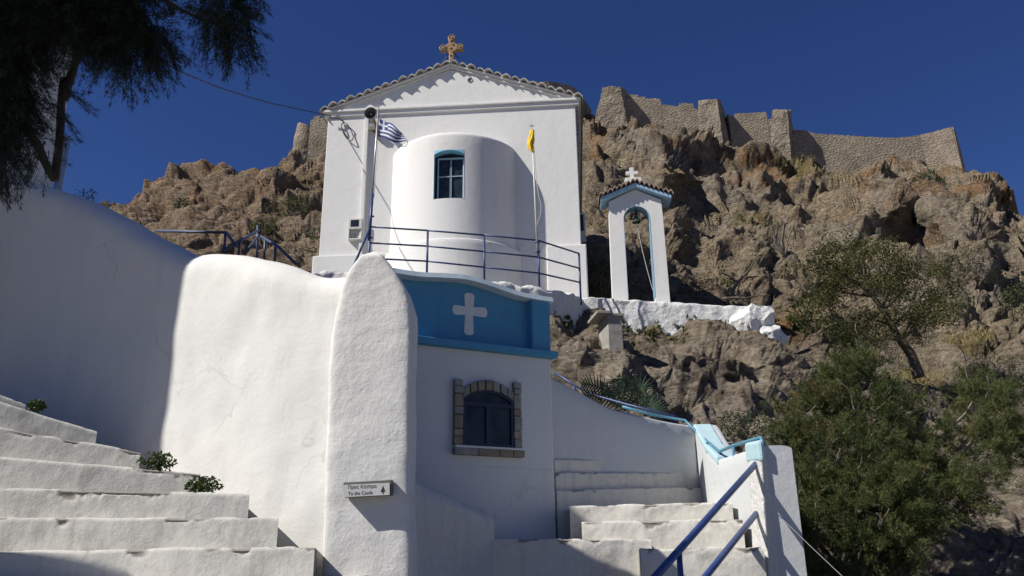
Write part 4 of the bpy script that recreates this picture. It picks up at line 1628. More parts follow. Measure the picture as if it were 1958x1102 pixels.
x0, x1 = cuv(865, 592), cuv(932, 598)
y0, y1 = cuv(897, 641), cuv(898, 560)
xc = cuv(897.5, 595)
rr_ = .058
for e0, e1, r0_, r1_ in ((xc, y0, .046, .056), (xc, y1, .046, .06), (xc, x0, .044, .055), (xc, x1, .044, .058)):
    d_ = np.array(e1) - np.array(e0)
    d_ = d_ / np.linalg.norm(d_)
    st_ = np.array(xc) if False else np.array(e0)
    en_ = np.array(e1) - d_ * r1_ * .6
    pts_ = cap(st_[0], st_[1], en_[0], en_[1], r0_, r1_, 0)
    zoff = {0: -.0955, 1: -.0945, 2: -.0935, 3: -.0925}[[y0, y1, x0, x1].index(e1)]
    mb.add([HO.P(u, v, zoff) for u, v in pts_], [list(range(len(pts_)))])
mb.build('painted_cross', CREAM, house)
# plaster joint line under the sill
vj = HO.uv(868, 869)[1]
mb = MB()
mb.fbox(HO, uB, uR - .03, .42, HO.uv(868, 890)[1], -.05, .006)
mb.build('lower_plaster', W_HOUSE, house, bevel=.008)
# window with its stone surround
H2 = lambda x, y: HO.uv(x, y, .05)
mats3 = [S1, S2, S3]
mb = MB()
r3 = random.Random(8)


def stones_col(xa, xb, ya, yb, fr_):
    ua_ = H2(xa, (ya + yb) / 2)[0]
    ub_ = H2(xb, (ya + yb) / 2)[0]
    v0_, v1_ = H2((xa + xb) / 2, yb)[1], H2((xa + xb) / 2, ya)[1]
    p = 0
    for f in fr_:
        a__, b__ = v1_ - (v1_ - v0_) * p, v1_ - (v1_ - v0_) * (p + f)
        mb.fbox(HO, ua_ + r3.uniform(0, .006), ub_ - r3.uniform(0, .006), b__ + .004, a__ - .003, -.03, .05 + r3.uniform(-.008, .008), r3.choice([0, 0, 1, 2]))
        p += f


stones_col(869, 886.5, 724, 852, [.11, .11, .20, .12, .21, .11, .14])
stones_col(983.5, 998.5, 731, 858, [.10, .09, .22, .11, .22, .12, .14])
aL, aR, aM = H2(887, 760), H2(983, 767), H2(936, 746)
nst = 7
th_out = .105
ctr_u = (aL[0] + aR[0]) / 2
half = (aR[0] - aL[0]) / 2
rise = aM[1] - (aL[1] + aR[1]) / 2
Ra = (half ** 2 + rise ** 2) / (2 * rise)
cv_ = aM[1] - Ra
am = math.asin(half / Ra)
for k in range(nst):
    t0_, t1_ = -am + 2 * am * k / nst, -am + 2 * am * (k + 1) / nst
    g = .006
    pts_ = [(ctr_u + Ra * math.sin(t) + g * s, cv_ + Ra * math.cos(t)) for t, s in ((t0_, 1), ((t0_ + t1_) / 2, 0), (t1_, -1))]
    Ro = Ra + th_out
    pts_ += [(ctr_u + Ra * math.sin(t) * 1.02 + g * s, cv_ + Ro * math.cos(t)) for t, s in ((t1_, -1), ((t0_ + t1_) / 2, 0), (t0_, 1))]
    mb.prism(HO, pts_[::1], -.03, .05 + r3.uniform(-.006, .006), r3.choice([0, 0, 0, 1, 2]))
sv0, sv1 = H2(935, 872)[1], H2(935, 859)[1]
su0, su1 = H2(868, 865)[0], H2(1002, 868)[0]
su = su0
for f in (.33, .3, .2, .17):
    mb.fbox(HO, su + .003, su + (su1 - su0) * f - .003, sv0, sv1, -.03, .075, r3.choice([0, 2, 0]))
    su += (su1 - su0) * f
win = mb.build('window', mats3, house, bevel=.006)
mb = MB()
mb.fbox(HO, su0 + .01, su1 - .02, sv1, sv1 + .025, -.02, .068)
mb.build('sill', W_HOUSE, win, bevel=.006)
# frame
fu0, fu1 = aL[0] - .002, aR[0] + .002
fv0 = sv1 + .022
vspring = (aL[1] + aR[1]) / 2
mb = MB()
fwid = .032
mb.fbox(HO, fu0, fu0 + fwid, fv0, vspring, .0, .04)
mb.fbox(HO, fu1 - fwid, fu1, fv0, vspring, .0, .04)
mb.fbox(HO, fu0 + fwid, fu1 - fwid, fv0, fv0 + fwid, .0, .038)
tv = vspring - .05
mb.fbox(HO, fu0 + fwid, fu1 - fwid, tv - .03, tv + .012, .0, .037)
um_ = (fu0 + fu1) / 2
mb.fbox(HO, um_ - .028, um_ + .028, fv0 + fwid, tv - .03, .0, .036)
for k in range(12):
    t0_, t1_ = -am + 2 * am * k / 12, -am + 2 * am * (k + 1) / 12
    q_ = [(ctr_u + rr * math.sin(t), cv_ + rr * math.cos(t)) for rr, t in ((Ra - .03, t0_), (Ra - .03, t1_), (Ra, t1_), (Ra, t0_))]
    mb.prism(HO, q_, .0, .039)
mb.build('frame', paint('black_blue_frame', (.012, .016, .032), .4, .1, .2, 12), win)
mb = MB()
pts_ = [(fu0 + .01, fv0 + .01), (fu1 - .01, fv0 + .01)] + [(ctr_u + (Ra - .01) * math.sin(t), cv_ + (Ra - .01) * math.cos(t)) for t in np.linspace(am, -am, 14)]
mb.prism(HO, pts_, .002, .012)
mb.build('pane', GLASS, win)

# ---------------------------------------------------------------- pointed pillar with the sign
PL = Frame(aty(620, 900, 6.0), np.array([1.0, -.035]))
left = [(612, 1102), (614, 1040), (618, 960), (621, 860), (623, 780), (626, 700), (632, 640), (640, 590), (651, 545), (666, 513), (684, 492), (700, 479), (711, 473)]
right = [(787, 1102), (788, 1050), (784, 990), (783, 930), (783, 880), (785, 830), (784, 760), (786, 690), (788, 630), (786, 588), (776, 551), (762, 524), (742, 499), (726, 481), (715, 473)]
le = np.array([PL.uv(*p) for p in left])
ri = np.array([PL.uv(*p) for p in right])
le = np.vstack([[le[0][0] - .03, -.1], le])
ri = np.vstack([[ri[0][0] + .01, -.1], ri])
vt = le[-1][1]
zs = np.concatenate([np.linspace(-.1, 3.2, 70), np.linspace(3.2, vt - .012, 46)[1:], [vt - .004]])
ths = np.linspace(0, 2 * math.pi, 72, endpoint=False)
thk = .34
V, fs = [], []
for z in zs:
    a_, b_ = np.interp(z, le[:, 1], le[:, 0]), np.interp(z, ri[:, 1], ri[:, 0])
    c_, hw_ = (a_ + b_) / 2, max((b_ - a_) / 2, .004)
    hd_ = thk / 2 * min(1, .35 + hw_ / .14)
    for t in ths:
        e = .22
        x_ = hw_ * np.sign(math.cos(t)) * abs(math.cos(t)) ** e
        y_ = hd_ * np.sign(math.sin(t)) * abs(math.sin(t)) ** e
        V.append(PL.P(c_ + x_, z, -thk / 2 - y_))
V = np.array(V)
cen = V.reshape(len(zs), -1, 3).mean(1)
rad = V - np.repeat(cen, len(ths), 0)
rad[:, 2] = 0
rad /= np.linalg.norm(rad, axis=1)[:, None] + 1e-6
V = V + rad * (.012 * fbm(V * 3.2, 4, 77) + .003 * fbm(V * 14, 3, 78))[:, None]
n = len(ths)
for i in range(len(zs) - 1):
    for j in range(n):
        fs.append([i * n + j, i * n + (j + 1) % n, (i + 1) * n + (j + 1) % n, (i + 1) * n + j])
fs.append([(len(zs) - 1) * n + j for j in range(n)])
V = np.array(V)
ppil = obj('pointed_pillar', V, fs, W_PILLAR, None, smooth=True, sharp=60)
tag(ppil, 'tall pointed whitewashed wall end with the castle sign on it', 'pillar')

# sign
sc_ = [(656, 923), (749, 918), (749, 947), (658, 955)]
SG = Frame(PL.P(0, 0, .0), PL.U + np.array([0, .0, 0]))
s00 = SG.uv(656.5, 954, .10)
s11 = SG.uv(749, 918, .10)
sgn = thing('direction_sign', 'small white direction sign with an arrow, pointing to the castle', 'sign', SG.P((s00[0] + s11[0]) / 2, s00[1], .06))
tilt = (SG.uv(749, 918, .1)[1] - SG.uv(656, 923, .1)[1]) / (SG.uv(749, 918, .1)[0] - SG.uv(656, 923, .1)[0])
TL, TR, BR, BL = SG.uv(656, 922.5, .09), SG.uv(749.5, 917.5, .09), SG.uv(747.5, 946, .09), SG.uv(657.5, 951, .09)
mb = MB()
b8 = [SG.P(*BL, .085), SG.P(*BR, .085), SG.P(*BR, .0), SG.P(*BL, .0), SG.P(*TL, .085), SG.P(*TR, .085), SG.P(*TR, .0), SG.P(*TL, .0)]
mb.box8(b8)
mb.build('frame', SIGNGREY, sgn, bevel=.004)
fTL, fTR, fBR, fBL = SG.uv(657, 926.5, .1), SG.uv(745, 923.5, .1), SG.uv(745, 946.5, .1), SG.uv(657.5, 951, .1)
fTL, fBL = SG.uv(658, 927.5, .1), SG.uv(658, 951.0, .1)
mb = MB()
mb.box8([SG.P(*fBL, .104), SG.P(*fBR, .104), SG.P(*fBR, .0855), SG.P(*fBL, .0855), SG.P(*fTL, .104), SG.P(*fTR, .104), SG.P(*fTR, .0855), SG.P(*fTL, .0855)])
face = mb.build('face', SIGNWHITE, sgn)


def text_part(body, px, py, height_px, name):
    cu = bpy.data.curves.new('lettering', 'FONT')
    cu.body = body
    cu.size = 1.0
    cu.extrude = 0.0
    cu.offset = 0.004
    tmp = bpy.data.objects.new('lettering_tmp', cu)
    COL.objects.link(tmp)
    bpy.context.view_layer.update()
    me = bpy.data.meshes.new_from_object(tmp.evaluated_get(bpy.context.evaluated_depsgraph_get()))
    co = np.zeros(len(me.vertices) * 3)
    me.vertices.foreach_get('co', co)
    co = co.reshape(-1, 3)
    fcs = [list(p.vertices) for p in me.polygons]
    bpy.data.objects.remove(tmp)
    o0 = np.array(SG.uv(px, py, .105))
    ox = np.array(SG.uv(px + 10, py - .45, .105)) - o0
    ox /= np.linalg.norm(ox)
    oy = np.array([-ox[1], ox[0]])
    sc2 = height_px * np.linalg.norm(np.array(SG.uv(px, py, .105)) - np.array(SG.uv(px, py - 1, .105)))
    V_ = []
    for x, y, _ in co:
        q_ = o0 + ox * (x * sc2 * .92) + oy * (y * sc2)
        V_.append(SG.P(q_[0], q_[1], .1055))
    return obj(name, V_, fcs, INK, face)


text_part('Προς Kάστρο', 665.2, 935.2, 9.6, 'lettering')
text_part('To the Castle', 665.2, 947.2, 9.6, 'lettering')
mb = MB()
ap = [(731.3, 944.6), (731.3, 940.8), (727.6, 941.0), (732.4, 929.0), (736.6, 940.4), (733.4, 940.6), (733.4, 944.5)]
mb.add([SG.P(*SG.uv(x, y, .105), .1055) for x, y in ap], [[0, 6, 5, 1], [1, 5, 4, 3, 2]])
mb.build('arrow', INK, face)

# ---------------------------------------------------------------- curved wall and stairs on the left
wt = [(660, 516, 6.18), (600, 516, 6.25), (545, 497, 6.33), (490, 482, 6.45), (430, 474, 6.58), (385, 474, 6.68), (345, 476, 6.78), (300, 452, 6.9), (250, 426, 7.05), (200, 400, 7.2), (130, 366, 7.4), (60, 341, 7.6), (0, 328, 7.8), (-120, 312, 8.1), (-300, 300, 8.5)]
tops = [aty(*p) for p in wt][::-1]
ribbon_wall('curved_wall', tops, 0.0, .5, W_WALL, None, n=170, rows=44, amp=.035, fscale=1.3, rnd=.45)
tag(bpy.data.objects['curved_wall'], 'tall white undulating wall rising to the left behind the stairs', 'wall')

stl = thing('left_staircase', 'broad whitewashed staircase winding up to the left along the curved wall', 'staircase', (-3, 5.5, 0))
SL = [((-260, 1059, 5.1), (602, 1044, 5.12)), ((-260, 990, 5.25), (533, 989, 5.38)), ((-260, 926, 5.36), (478, 943, 5.55)), ((-260, 850, 5.45), (384, 905, 5.78)),
      ((-260, 770, 5.52), (270, 864, 5.92)), ((-260, 690, 5.6), (186, 824, 6.08)), ((-260, 660, 5.75), (50, 772, 6.2))]
for k, (a_, b_) in enumerate(SL):
    step_block('step', aty(*a_), aty(*b_), 2.2 - .1 * k, 0.0, W_STEP, stl, n=220, amp=.009, seed=20 + k, skew=(b_[0] - CX) / F_PX * 1.06 + .05)
FPA = Frame((-4.6, 3.2, 0), np.array([0.0, 1.0]))  # unseen wall, added and shaped to shadow the left of the lowest step
mb = MB()
mb.prism(FPA, [(1.02, 0), (1.9, 0), (1.9, 2.1), (1.55, 2.65), (1.02, 3.7)], -.1, .3)
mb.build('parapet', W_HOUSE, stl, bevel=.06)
mb = MB()
lw = [aty(-260, 1125, 4.75), aty(640, 1106, 4.8)]
step_block('step', lw[0], lw[1], 1.5, 0.0, W_STEP, stl, n=200, amp=.010, seed=40)


# ---------------------------------------------------------------- stairs on the right
srt = thing('right_staircase', 'white staircase climbing beside the blue-topped house', 'staircase', (1.5, 8.5, 0))
SR = [((940, 1031, 7.6), (1245, 1031, 7.55)), ((1112, 999, 7.95), (1420, 993, 7.8)), ((1089, 967, 8.35), (1400, 960, 8.25)), ((1065, 937, 8.84), (1400, 930, 9.95)), ((1062, 904, 8.94), (1400, 904, 10.15)),
      ((1060, 878, 9.0), (1400, 882, 10.25)), ((1059, 853, 9.1), (1400, 862, 10.4)), ((1058, 832, 9.2), (1400, 845, 10.5))]
for k, (a_, b_) in enumerate(SR):
    step_block('step', aty(*a_), aty(*b_), 1.5, 0.2, W_STEP, srt, n=160, amp=.02 if k < 3 else .012, seed=60 + k)
step_block('step', aty(1224, 1050, 7.05), aty(1460, 1046, 6.95), 1.0, 0.1, W_STEP, srt, n=120, amp=.024, seed=75)

wt = [(1040, 706, 8.99), (1062, 722, 9.06), (1105, 744, 9.19), (1155, 772, 9.33), (1190, 785, 9.44), (1240, 796, 9.6), (1290, 806, 9.76), (1326, 812, 9.88)]
tops = [aty(*p) for p in wt]
tops2 = [aty(1328, 813, 9.9), aty(1336, 828, 9.6), aty(1348, 849, 9.25), aty(1373, 876, 8.8), aty(1400, 867, 8.3), aty(1453, 852, 7.3)]
swl = thing('stair_wall', 'white parapet wall with a light blue edge along the right stairs', 'wall', tops[3] * np.array([1, 1, 0]))
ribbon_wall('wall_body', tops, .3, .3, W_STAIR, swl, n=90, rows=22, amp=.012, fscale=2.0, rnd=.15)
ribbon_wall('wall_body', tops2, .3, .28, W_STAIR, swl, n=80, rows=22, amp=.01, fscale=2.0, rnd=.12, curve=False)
mb = MB()
ed = [tops2[0], tops2[1], tops2[2], tops2[3]]
for i in range(len(ed) - 1):
    p, q = ed[i], ed[i + 1]
    d_ = q - p
    s_ = np.array([-d_[1], d_[0], 0])
    s_ = s_ / np.linalg.norm(s_)
    if s_[0] < 0:
        s_ = -s_
    ft = -s_ * .02
    mb.box8([p + ft + [0, 0, -.07], q + ft + [0, 0, -.07], q + s_ * .2 + [0, 0, -.07], p + s_ * .2 + [0, 0, -.07], p + ft + [0, 0, .015], q + ft + [0, 0, .015], q + s_ * .2 + [0, 0, .015], p + s_ * .2 + [0, 0, .015]])
mb.build('coping', LBLUE, swl, bevel=.02)

# end pillar of the stair wall
ep = thing('end_pillar', 'thick chipped white pillar at the foot of the right stairs', 'pillar', aty(1455, 1000, 7.0) * np.array([1, 1, 0]))
rows_ = []
fl_, fr_ = [(1449, 852), (1455, 960), (1463, 1102)], [(1478, 852), (1489, 930), (1494, 1000), (1500, 1102)]
EPF = Frame(aty(1456, 1000, 7.22), np.array([1.0, .7]))
V, fs = [], []
zt_ = EPF.uv(1452, 849)[1]
le = np.array(sorted([EPF.uv(*p)[::-1] for p in fl_]))
ri = np.array(sorted([EPF.uv(*p)[::-1] for p in fr_]))
zs = list(np.linspace(-.05, zt_ - .06, 46)) + [zt_ - .03, zt_ - .01, zt_]
ths = np.linspace(0, 2 * math.pi, 48, endpoint=False)
for z in zs:
    a_, b_ = np.interp(z, le[:, 0], le[:, 1]), np.interp(z, ri[:, 0], ri[:, 1])
    sh = 1 if z < zt_ - .05 else (.985 if z < zt_ - .02 else (.95 if z < zt_ else .86))
    c_, h_ = (a_ + b_) / 2, (b_ - a_) / 2 * sh
    for t in ths:
        e = .2
        V.append(EPF.P(c_ + h_ * np.sign(math.cos(t)) * abs(math.cos(t)) ** e, z, 0) + np.array([.02, .22 + .22 * sh * np.sign(math.sin(t)) * abs(math.sin(t)) ** e, 0]))
V = np.array(V)
V += (.02 * fbm(V * 4, 4, 88))[:, None] * np.array([1, .6, .0])
n = len(ths)
for i in range(len(zs) - 1):
    for j in range(n):
        fs.append([i * n + j, i * n + (j + 1) % n, (i + 1) * n + (j + 1) % n, (i + 1) * n + j])
fs.append([(len(zs) - 1) * n + j for j in range(n)])
obj('pillar_body', V, fs, W_ROUGH, ep, smooth=True, sharp=55)
ca0, ca1 = EPF.uv(1427, 848, .03)[0], EPF.uv(1456, 848, .03)[0]
cvb = EPF.uv(1440, 886, .03)[1]
mb = MB()
p, q = aty(1429, 853, 7.72), aty(1455, 848, 7.24)
d_ = q - p
s_ = np.array([-d_[1], d_[0], 0])
s_ = s_ / np.linalg.norm(s_)
ft = -s_ * .03
mb.box8([p + ft + [0, 0, -.16], q + ft + [0, 0, -.16], q + s_ * .03 + [0, 0, -.16], p + s_ * .03 + [0, 0, -.16], p + ft + [0, 0, .03], q + ft + [0, 0, .03], q + s_ * .03 + [0, 0, .03], p + s_ * .03 + [0, 0, .03]])
mb.build('painted_cap', LBLUE, ep, bevel=.03)

# handrail
h0 = aty(1441, 892, 7.35)
h1 = aty(1298, 1053, 5.75)
h2 = h1 + (h1 - h0) * .75
g0 = aty(1443, 986, 7.35)
g1 = aty(1350, 1102, 6.1)
g2 = g1 + (g1 - g0) * .8
hrl = thing('handrail', 'blue pipe handrail of two bars sloping down from the end pillar', 'handrail', (h1[0], h1[1], 0))
for a_, b_ in ((h0, h2), (g0, g2)):
    mb = MB()
    mb.tube([a_ + (a_ - b_) * .02, b_], .026, 12)
    mb.build('rail', RAILBLUE, hrl, smooth=True)
mb = MB()
mb.tube([h1, np.array([h1[0], h1[1], -.05])], .020, 10)
mb.build('post', RAILBLUE, hrl, smooth=True)

# low shaded wall between pillar and landing
wt = [(776, 884, 6.25), (800, 902, 6.5), (840, 926, 6.85), (880, 948, 7.2), (925, 966, 7.5), (946, 974, 7.62)]
ribbon_wall('low_wall', [aty(*p) for p in wt], 0.0, .35, W_ROUGH, None, n=70, rows=26, amp=.035, fscale=2.5, rnd=.4)
tag(bpy.data.objects['low_wall'], 'low rough wall stepping down in the shade right of the pointed pillar', 'wall')

# small teal rail on the stair wall
trl = thing('stair_top_rail', 'thin teal pipe rail bent in a shallow V above the stair wall', 'railing', aty(1374, 866, 9.0))
mb = MB()
pp = [aty(1190, 778, 9.8), aty(1250, 794, 9.9), aty(1310, 804, 10.0), aty(1338, 832, 9.6), aty(1375, 864, 8.85), aty(1403, 852, 8.3), aty(1455, 837, 7.35), aty(1460, 851, 7.28)]
mb.tube(pp, .017, 8)
mb.build('rail', TEALRAIL, trl, smooth=True)
for (x, y0_, y1_, Y) in ((1403, 852, 874, 8.3), (1352, 846, 866, 9.2)):
    mb = MB()
    mb.tube([aty(x, y0_, Y), aty(x, y1_, Y)], .014, 8)
    mb.build('post', TEALRAIL, trl)
nvr = thing('garden_rail', 'dark navy rail along the rocks behind the stair wall', 'railing', aty(1140, 750, 11.2))
mb = MB()
mb.tube([aty(1060, 712, 11.2), aty(1100, 738, 11.1), aty(1140, 757, 11), aty(1200, 774, 10.6), aty(1290, 796, 10.2)], .016, 8)
mb.build('rail', NAVY, nvr, smooth=True)
for x, y in ((1100, 738), (1200, 774)):
    mb = MB()
    mb.tube([aty(x, y, 10.9), aty(x, y + 40, 10.9)], .014, 8)
    mb.build('post', NAVY, nvr)

# blue rails behind the curved wall
PATHBLUE = paint('path_rail_paint', (.06, .09, .17), .5, .2, .35, 18, wear=(.14, .15, .17))
br = thing('path_railing', 'blue pipe railing zigzagging above the curved wall', 'railing', aty(440, 470, 12))
for nm, sg in (('rail', [(300, 442, 12.5), (433, 445, 12)]), ('rail', [(433, 445, 12), (451, 470, 11.4)]), ('rail', [(425, 480, 11.4), (494, 441, 12.8)]), ('rail', [(494, 450, 12.8), (530, 470, 12), (566, 505, 11)]), ('rail', [(494, 452, 12.8), (468, 486, 12)])):
    mb = MB()
    mb.tube([aty(*p) for p in sg], .023, 8)
    mb.build(nm, PATHBLUE, br, smooth=True)
for x, y0_, y1_, Y in ((431, 445, 485, 12), (458, 460, 490, 12), (493, 432, 500, 12.8), (507, 458, 500, 12.5), (527, 470, 505, 12.1)):
    mb = MB()
    mb.tube([aty(x, y0_, Y), aty(x - 2, y1_, Y)], .021, 8)
    mb.build('post', PATHBLUE, br, smooth=True)

# white building at the far left (its upper end shows through the tree; it shades the curved wall)
xr = aty(150, 90, 10.9)[0]
ztp = aty(150, 84, 10.9)[2]
wh = thing('white_house', 'tall white house behind the dark tree at the left edge', 'house', (xr - 2, 8, 0))
mb = MB()
FH = Frame((xr, 5.08, 0), np.array([0.0, 1.0]))
mb.fbox(FH, 0, 5.82, 0, ztp, -4.5, 0)
mb.build('wall', W_HOUSE, wh, bevel=.03)
mb = MB()
mb.fbox(FH, -.06, 5.88, ztp, ztp + .10, -4.56, .06)
mb.build('roof_edge', W_HOUSE, wh, bevel=.02)
mb = MB()
mb.tube([np.array([xr + .03, 10.98, ztp - 1.6]), np.array([xr + .03, 10.98, 3])], .06, 10)
mb.build('drainpipe', paint('blue_grey_pipe', (.34, .4, .5), .5), wh, smooth=True)


# ---------------------------------------------------------------- plants
def rnd_unit(n):
    v = rng.normal(size=(n, 3))
    return v / np.linalg.norm(v, axis=1)[:, None]


def needles(org, dirn, length, width):
    """Thin pointed triangles."""
    n = len(org)
    side = np.cross(dirn, rnd_unit(n))
    side /= np.linalg.norm(side, axis=1)[:, None] + 1e-9
    V = np.stack([org - side * width[:, None] * .5, org + side * width[:, None] * .5, org + dirn * length[:, None]], 1).reshape(-1, 3)
    return V, np.arange(3 * n).reshape(-1, 3)


def leaves(org, length, width, up=.3):
    """Four-cornered leaf blades in random directions."""
    n = len(org)
    d = rnd_unit(n) + np.array([0, 0, up])
    d /= np.linalg.norm(d, axis=1)[:, None]
    side = np.cross(d, rnd_unit(n))
    side /= np.linalg.norm(side, axis=1)[:, None] + 1e-9
    L = length * rng.uniform(.6, 1.3, n)
    W = width * rng.uniform(.6, 1.3, n)
    a = org - d * L[:, None] * .5
    b = org + d * L[:, None] * .5
    m = org + np.cross(d, side) * (W * .15)[:, None]
    V = np.stack([a, m - side * W[:, None] * .5, b, m + side * W[:, None] * .5], 1).reshape(-1, 3)
    return V, np.arange(4 * n).reshape(-1, 4)


def sprays(bases, dirs_, L, npr, nl, nw, droop, spread=.55):
    """Feathery twigs: a bent axis with many needles along it."""
    n = len(bases)
    t = rng.uniform(.05, 1, (n, npr))
    ax = dirs_ / np.linalg.norm(dirs_, axis=1)[:, None]
    LL = L * rng.uniform(.6, 1.25, n)
    p = bases[:, None] + ax[:, None] * (t * LL[:, None])[:, :, None]
    p[:, :, 2] -= droop * LL[:, None] * t ** 2
    dd = ax[:, None] + spread * rng.normal(size=(n, npr, 3))
    dd[:, :, 2] -= droop * t * 1.2
    # secondary twiglets: shift needles sideways more in the middle
    sidej = rng.normal(size=(n, npr, 3)) * (LL[:, None] * .10 * np.sin(np.pi * t))[:, :, None]
    p = p + sidej
    dd = dd.reshape(-1, 3)
    dd /= np.linalg.norm(dd, axis=1)[:, None]
    p = p.reshape(-1, 3)
    m = len(p)
    return needles(p, dd, nl * rng.uniform(.6, 1.4, m), nw * rng.uniform(.7, 1.3, m))


def shell_points(c_, r, n, inner=.35):
    d = rnd_unit(n)
    rad = rng.uniform(inner, 1, n) ** .6
    return c_ + d * rad[:, None] * np.asarray(r), d


def limb(mb, p0, p1, r0, r1, wob=.06, n=9):
    p0, p1 = np.asarray(p0, float), np.asarray(p1, float)
    L = np.linalg.norm(p1 - p0)
    pts = [p0 + (p1 - p0) * t + wob * L * np.array([math.sin(5 * t + p0[0] * 7), math.cos(4 * t + p1[0] * 3), .5 * math.sin(6 * t + p1[2])]) * math.sin(math.pi * t) for t in np.linspace(0, 1, n)]
    mb.tube(pts, list(np.linspace(r0, r1, n)), 7)
    return pts


# big tamarisk at lower right
tam = thing('tamarisk_tree', 'large feathery green tamarisk bush beside the end pillar', 'tree', aty(1640, 1150, 9.4))
lumps = [(1640, 735, 44, 50, 10.2), (1655, 700, 22, 26, 10.3), (1905, 770, 24, 30, 10.5), (1730, 745, 16, 24, 10.3), (1650, 800, 80, 60, 9.9), (1560, 800, 62, 55, 9.9), (1535, 880, 55, 55, 9.6), (1705, 855, 56, 44, 9.8), (1722, 785, 28, 44, 10.2), (1885, 810, 54, 62, 10.3), (1870, 750, 26, 30, 10.4), (1850, 880, 75, 60, 9.9), (1775, 920, 70, 50, 9.5),
         (1640, 900, 90, 70, 9.3), (1560, 960, 60, 55, 9.2), (1680, 990, 90, 70, 9.0), (1790, 970, 70, 60, 9.3), (1560, 1050, 60, 60, 9.0), (1670, 1080, 80, 50, 9.0), (1510, 840, 30, 30, 9.8), (1925, 860, 36, 40, 10.4), (1600, 745, 30, 36, 10.3), (1510, 1000, 30, 40, 9.2)]
Vs, Fs, Vd, Fd = [], [], [], []
nv, nd = 0, 0
mpp = lambda Y: Y / F_PX * 1.06
for (x, y, rx, ry, Y) in lumps:
    c_ = aty(x, y, Y)
    r = np.array([rx, rx * .9, ry]) * mpp(Y)
    k = int(130 * (rx * ry) / 3600)
    p, d = shell_points(c_, r, k, .2)
    dd = d * .7 + np.array([0, 0, .75]) + .35 * rng.normal(size=(k, 3))
    keep = perlin(p * 2.6, 7) > -.10
    p, dd = p[keep], dd[keep]
    v_, f_ = sprays(p, dd, .34, 150, .050, .0075, .30, .6)
    brown = (x < 1570 and 780 < y < 900)
    if brown:
        m_ = rng.uniform(size=len(p)) < .22
        mm = np.repeat(m_, 150)
        vb = v_.reshape(-1, 3, 3)
        v1_, v2_ = vb[~mm].reshape(-1, 3), vb[mm].reshape(-1, 3)
        Vs.append(v1_)
        Vd.append(v2_)
    else:
        m_ = rng.uniform(size=len(p)) < .012
        mm = np.repeat(m_, 150)
        vb = v_.reshape(-1, 3, 3)
        Vs.append(vb[~mm].reshape(-1, 3))
        Vd.append(vb[mm].reshape(-1, 3))
Vs = np.concatenate(Vs)
Vd = np.concatenate(Vd)
obj('crown', Vs, np.arange(len(Vs)).reshape(-1, 3), TAM, tam)
obj('dry_sprays', Vd, np.arange(len(Vd)).reshape(-1, 3), TAMDRY, tam)
mb = MB()
root = aty(1640, 1180, 9.4)
for (x, y, rx, ry, Y) in lumps:
    st_ = root + np.array([rng.uniform(-.6, .6), rng.uniform(-.2, .3), 0])
    limb(mb, st_, aty(x, y, Y), .045, .012, .05)
for _ in range(26):
    l = lumps[rng.integers(len(lumps))]
    a_ = aty(l[0], l[1], l[4])
    b_ = a_ + np.array([rng.uniform(-.5, .5), rng.uniform(-.5, .1), rng.uniform(.1, .6)])
    limb(mb, a_, b_, .012, .004, .08)
mb.build('trunk', BARKLIGHT, tam, smooth=True)

# overhanging dark tamarisk at upper left
dt = thing('overhanging_tamarisk', 'dark tamarisk with drooping feathery branches at the upper left', 'tree', np.array([-3.75, 3.7, 0]))
dl = [(20, 60, 70, 90, 4.0, 1.0), (8, 180, 40, 80, 4.0, 1.0), (-5, 280, 34, 60, 4.0, .9), (100, 25, 60, 40, 3.9, .9), (150, 0, 70, 60, 3.9, 1), (215, 25, 56, 56, 3.9, 1.0), (270, 60, 46, 48, 3.9, .8), (250, 105, 36, 34, 3.9, .35), (300, 95, 28, 32, 3.9, .25),
      (425, 30, 40, 44, 3.8, .6), (450, 65, 30, 40, 3.8, .35), (400, 20, 32, 36, 3.8, .35), (118, 200, 14, 60, 4.1, .12), (95, 290, 14, 30, 4.1, .08), (50, 300, 16, 24, 4.1, .2), (150, 70, 30, 24, 4.0, .25), (40, 220, 16, 60, 4.2, .5), (190, 80, 26, 36, 3.9, .5),
      (200, -80, 110, 60, 3.8, 1), (430, -50, 60, 40, 3.8, .9), (60, -100, 150, 80, 3.9, 1)]
Vs = []
mb = MB()
for (x, y, rx, ry, Y, den) in dl:
    c_ = aty(x, y, Y)
    r = np.array([rx, rx, ry]) * mpp(Y)
    k = int(240 * den * (rx * ry) / 3600)
    p, d = shell_points(c_, r, k, .1)
    dd = d * .55 + np.array([.15, 0, -.55]) + .3 * rng.normal(size=(k, 3))
    v_, f_ = sprays(p, dd, .20, 110, .026, .0032, .25, .5)
    Vs.append(v_)
    for i in range(0, len(p), 9):
        u_ = dd[i] / np.linalg.norm(dd[i])
        mb.tube([p[i] - u_ * .05, p[i] + u_ * .09, p[i] + u_ * .18 - np.array([0, 0, .04])], [.003, .002, .001], 4)
